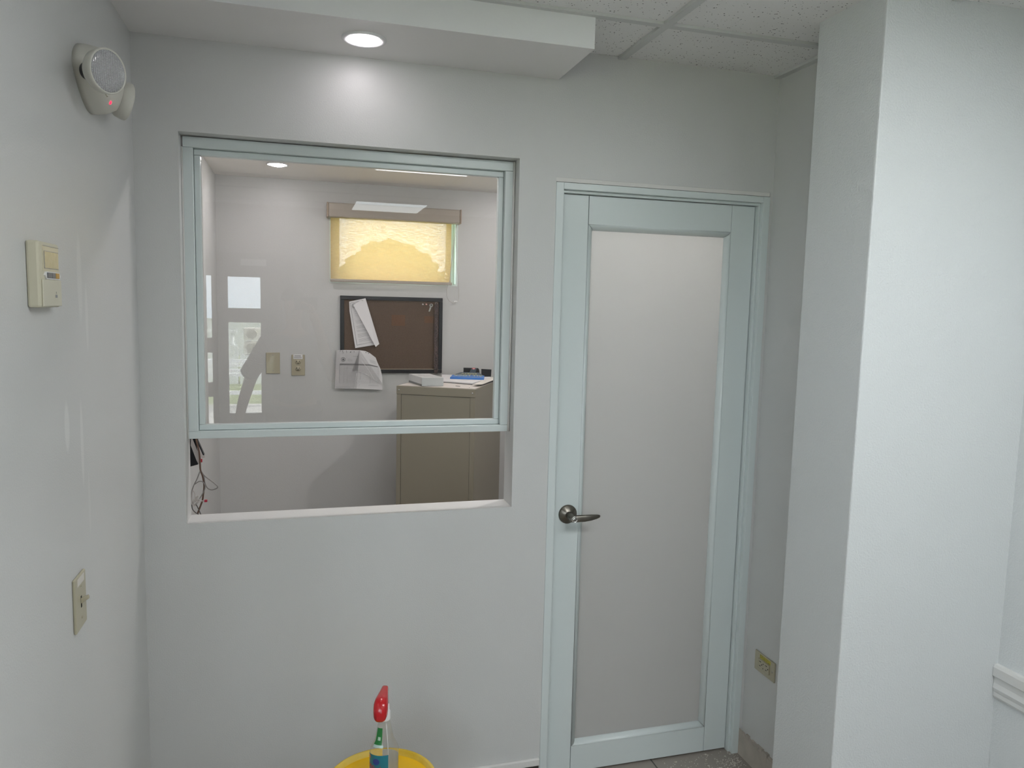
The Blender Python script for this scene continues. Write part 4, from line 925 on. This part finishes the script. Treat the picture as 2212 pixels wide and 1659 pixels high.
# tree and hedge behind the far window
m_leaf = mat('leaves', (.05, .10, .03), .8, noise=(6, .3, (.09, .15, .05)), bump=(12, 1))
def clump(mb, c, r, sz=1.0, seed=0):
    rr = random.Random(seed); ret = bmesh.ops.create_icosphere(mb.b, subdivisions=4, radius=r)
    ph = [rr.uniform(0, 6) for _ in range(6)]
    for v_ in ret['verts']:
        d = v_.co.normalized(); k = 1 + .10 * math.sin(d.x * 9 + ph[0]) * math.sin(d.z * 8 + ph[1]) + .07 * math.sin(d.y * 17 + ph[2] + d.z * 13) + rr.uniform(-.04, .04)
        v_.co = Vector(c) + Vector((v_.co.x * k, v_.co.y * k, v_.co.z * k * sz))
tr = thing('leafy_tree', 'rounded dark tree silhouette behind the yellow shade', 'tree', (0, 7, -.4))
ty = 7.0; q = MB()
for i, (px, py, r) in enumerate(((845, 575, .30), (800, 590, .27), (880, 590, .28), (820, 560, .2), (870, 566, .2))):
    p = at(px, py, 'y', ty); clump(q, p, r * 1.25, .8, i)
q.build('crown', m_leaf, tr)
p = at(840, 600, 'y', ty); MB().tube([(p.x, ty, -.4), (p.x, ty, p.z)], [.12, .07], 10).build('trunk', mat('bark', (.09, .06, .04), .9), tr)
p0 = at(640, 588, 'y', 8.5); p1 = at(1040, 588, 'y', 8.5); q = MB()
for k in range(14): clump(q, (p0.x + (p1.x - p0.x) * k / 13, 8.5, p0.z - .9 + .08 * math.sin(k * 1.7)), .62, 1.5, 20 + k)
q.box(p0.x, p1.x, 8.2, 8.8, -.4, p0.z - .7)
o = q.build('hedge', m_leaf); tag(o, 'low dark hedge line behind the lower part of the yellow shade', 'hedge')

# ================================================================== THE PHOTOGRAPHER (seen only as a reflection)
m_skin = mat('skin', (.36, .21, .14), .5); m_shirt = mat('dark_shirt', (.10, .10, .11), .8, bump=(120, .2)); m_pants = mat('dark_trousers', (.05, .055, .07), .8)
PX, PY = .405, -2.80
per = thing('person', 'person in dark t-shirt photographing, reflected as a silhouette in the pane', 'person', (PX, PY, 0))
def skin(name, verts, edges, radii, m, parent, sub=2, root=0):
    me = bpy.data.meshes.new(name); me.from_pydata([tuple(Vector(v_)) for v_ in verts], edges, []); o = bpy.data.objects.new('tmp', me); COL.objects.link(o)
    s_ = o.modifiers.new('s', 'SKIN'); s_.use_smooth_shade = True
    for i, r in enumerate(radii):
        sv = me.skin_vertices[0].data[i]; sv.radius = r if isinstance(r, tuple) else (r, r); sv.use_root = (i == root)
    d_ = o.modifiers.new('d', 'SUBSURF'); d_.levels = sub; d_.render_levels = sub
    dg = bpy.context.evaluated_depsgraph_get(); dg.update(); m2_ = bpy.data.meshes.new_from_object(o.evaluated_get(dg)); bpy.data.objects.remove(o, do_unlink=True)
    m2_.materials.clear(); m2_.materials.append(m)
    for p_ in m2_.polygons: p_.use_smooth = True
    o2 = bpy.data.objects.new(name, m2_); COL.objects.link(o2)
    if parent:
        o2.parent = parent; loc = Vector(); p_ = parent
        while p_: loc += p_.location; p_ = p_.parent
        m2_.transform(Matrix.Translation(-loc))
    return o2
ph = CAM - F_ * .016     # phone centre
V = [(PX, PY, .93), (PX, PY, 1.08), (PX, PY + .01, 1.25), (PX, PY, 1.39), (PX, PY + .01, 1.47), (PX, PY + .02, 1.54), (PX, PY + .03, 1.62), (PX, PY + .02, 1.70),      # 0-7 spine, neck, head
     (.235, PY, 1.375), (.165, PY - .01, 1.25), (.110, PY - .02, 1.10), (.072, PY + .01, .97), (.050, PY + .04, .87), (.045, PY + .055, .81),                         # 8-13 left arm
     (.575, PY, 1.375), (.655, PY + .05, 1.24), (.660, PY + .13, 1.14), (.60, PY + .27, 1.34), (.545, PY + .39, 1.53), (.520, PY + .425, 1.59),                        # 14-19 right arm
     (PX - .10, PY, .88), (PX - .11, PY + .01, .68), (PX - .11, PY + .02, .48), (PX - .12, PY - .01, .28), (PX - .12, PY - .02, .08),                                  # 20-24 left leg
     (PX + .10, PY, .88), (PX + .11, PY + .01, .68), (PX + .11, PY + .02, .48), (PX + .12, PY - .01, .28), (PX + .12, PY - .02, .08)]
E_ = [(0, 1), (1, 2), (2, 3), (3, 4), (4, 5), (5, 6), (6, 7), (3, 8), (8, 9), (9, 10), (10, 11), (11, 12), (12, 13), (3, 14), (14, 15), (15, 16), (16, 17), (17, 18), (18, 19),
      (0, 20), (20, 21), (21, 22), (22, 23), (23, 24), (0, 25), (25, 26), (26, 27), (27, 28), (28, 29)]
Rr = [(.14, .10), (.125, .09), (.145, .10), (.13, .085), .055, .05, (.072, .088), (.06, .075), .055, .048, .042, .038, .030, .034, .055, .048, .042, .036, .030, .032,
      .085, .075, .055, .05, .038, .085, .075, .055, .05, .038]
body = skin('body', V, E_, Rr, m_skin, per)
fing = lambda base, dirs, nm: None
def hand(palm, tip_dir, side, curl, seed):
    palm = Vector(palm); td = Vector(tip_dir).normalized(); sd_ = Vector(side).normalized(); cu_ = Vector(curl).normalized()
    for i in range(4):
        b0 = palm + sd_ * (.024 - .016 * i) + td * .02; L = (.034, .040, .037, .028)[i]
        p1_ = b0 + td * L; p2_ = p1_ + (td * .8 + cu_ * .6).normalized() * L * .65; p3_ = p2_ + (td * .4 + cu_ * .9).normalized() * L * .5
        skin('finger', [palm + sd_ * (.012 - .008 * i), b0, p1_, p2_, p3_], [(0, 1), (1, 2), (2, 3), (3, 4)], [.010, .009, .0085, .008, .006], m_skin, body, 1)
    b0 = palm + sd_ * .03 - td * .01
    skin('thumb', [palm, b0, b0 + (sd_ + td * .6).normalized() * .03, b0 + (sd_ * .5 + td + cu_ * .3).normalized() * .055], [(0, 1), (1, 2), (2, 3)], [.012, .011, .010, .008], m_skin, body, 1)
hand(V[13], (0, .15, -1), (0, 1, .1), (1, .2, 0), 1)
hand(V[19], (-.7, .1, .7), (0, .5, .6), (-.6, .5, -.2), 2)
# shirt
Vs = [V[0], V[1], V[2], V[3], (PX, PY + .005, 1.44), V[8], V[9], (.092, PY - .02, 1.135), V[14], V[15], (.662, PY + .10, 1.175)]
skin('t_shirt', Vs, [(0, 1), (1, 2), (2, 3), (3, 4), (3, 5), (5, 6), (6, 7), (3, 8), (8, 9), (9, 10)], [(.165, .125), (.15, .115), (.165, .12), (.15, .105), .075, .075, .068, .068, .075, .068, .066], m_shirt, per)
Vt = [(PX, PY, .96), V[20], V[21], V[22], V[23], (V[24][0], V[24][1], .07), V[25], V[26], V[27], V[28], (V[29][0], V[29][1], .07)]
skin('trousers', Vt, [(0, 1), (1, 2), (2, 3), (3, 4), (4, 5), (0, 6), (6, 7), (7, 8), (8, 9), (9, 10)], [(.15, .115), .10, .09, .075, .068, .062, .10, .09, .075, .068, .062], m_pants, per)
for sx_ in (-.12, .12):
    q = MB(); sec = []
    for (yy, hw, hh_) in ((-.08, .025, .05), (-.06, .038, .07), (0, .040, .075), (.06, .044, .055), (.12, .046, .04), (.16, .036, .03), (.175, .015, .015)):
        sec.append([(PX + sx_ + hw * math.cos(k * math.pi / 8), PY + yy, max(.002, hh_ / 2 + hh_ / 2 * math.sin(k * math.pi / 8) * 1.0 + .002)) for k in range(16)])
    q.loft(sec); q.build('shoe', m_black, per)
hr = MB(); ret = bmesh.ops.create_icosphere(hr.b, subdivisions=3, radius=1)
for v_ in ret['verts']:
    c = v_.co.copy(); k = 1
    if c.y > .35 and c.z < .45: k = .80
    if c.z < -.2: k = .72
    v_.co = Vector((PX + c.x * .083 * k, PY + .015 + c.y * .102 * k, 1.672 + c.z * .088 * k))
for f in hr.b.faces: f.smooth = True
hr.build('hair', mat('dark_hair', (.02, .015, .012), .6), per)
q = MB()
q.loft([[(PX + .006 * math.cos(a) * 1, PY + .112 + .0 * a, 1.632 + .006 * math.sin(a)) for a in [k * math.pi / 4 for k in range(8)]], [(PX + .014 * math.cos(a), PY + .118, 1.600 + .010 * math.sin(a)) for a in [k * math.pi / 4 for k in range(8)]], [(PX + .010 * math.cos(a), PY + .095, 1.592 + .006 * math.sin(a)) for a in [k * math.pi / 4 for k in range(8)]]])
q.build('nose', m_skin, per)
q = MB()
for s_ in (-1, 1): q.lathe([(.0001, .006), (.007, .004), (.010, 0)], (PX + s_ * .030, PY + .100, 1.635), 12, (0, 1, 0), sy=.6)
split_build(q, 'eye', m_ink, per)
MB().lathe([(.0001, .003), (.018, .002), (.022, 0)], (PX, PY + .098, 1.572), 12, (0, 1, 0), sy=.25).build('mouth', mat('lips', (.30, .12, .10), .5), per)
q = MB()
for s_ in (-1, 1): q.lathe([(.0001, .010), (.012, .010), (.017, 0)], (PX + s_ * .072, PY + .025, 1.625), 14, (s_, 0, 0), sx=1.5, sy=.8)
split_build(q, 'ear', m_skin, per)
# phone in the right hand, just behind the lens position
pm = frame_mtx(ph, R_, U_)
phn = MB().box(-.02, .125, -.060, .018, -.004, .004, .002, pm).build('smartphone', m_black); tag(phn, 'black smartphone held up by the reflected person', 'phone')
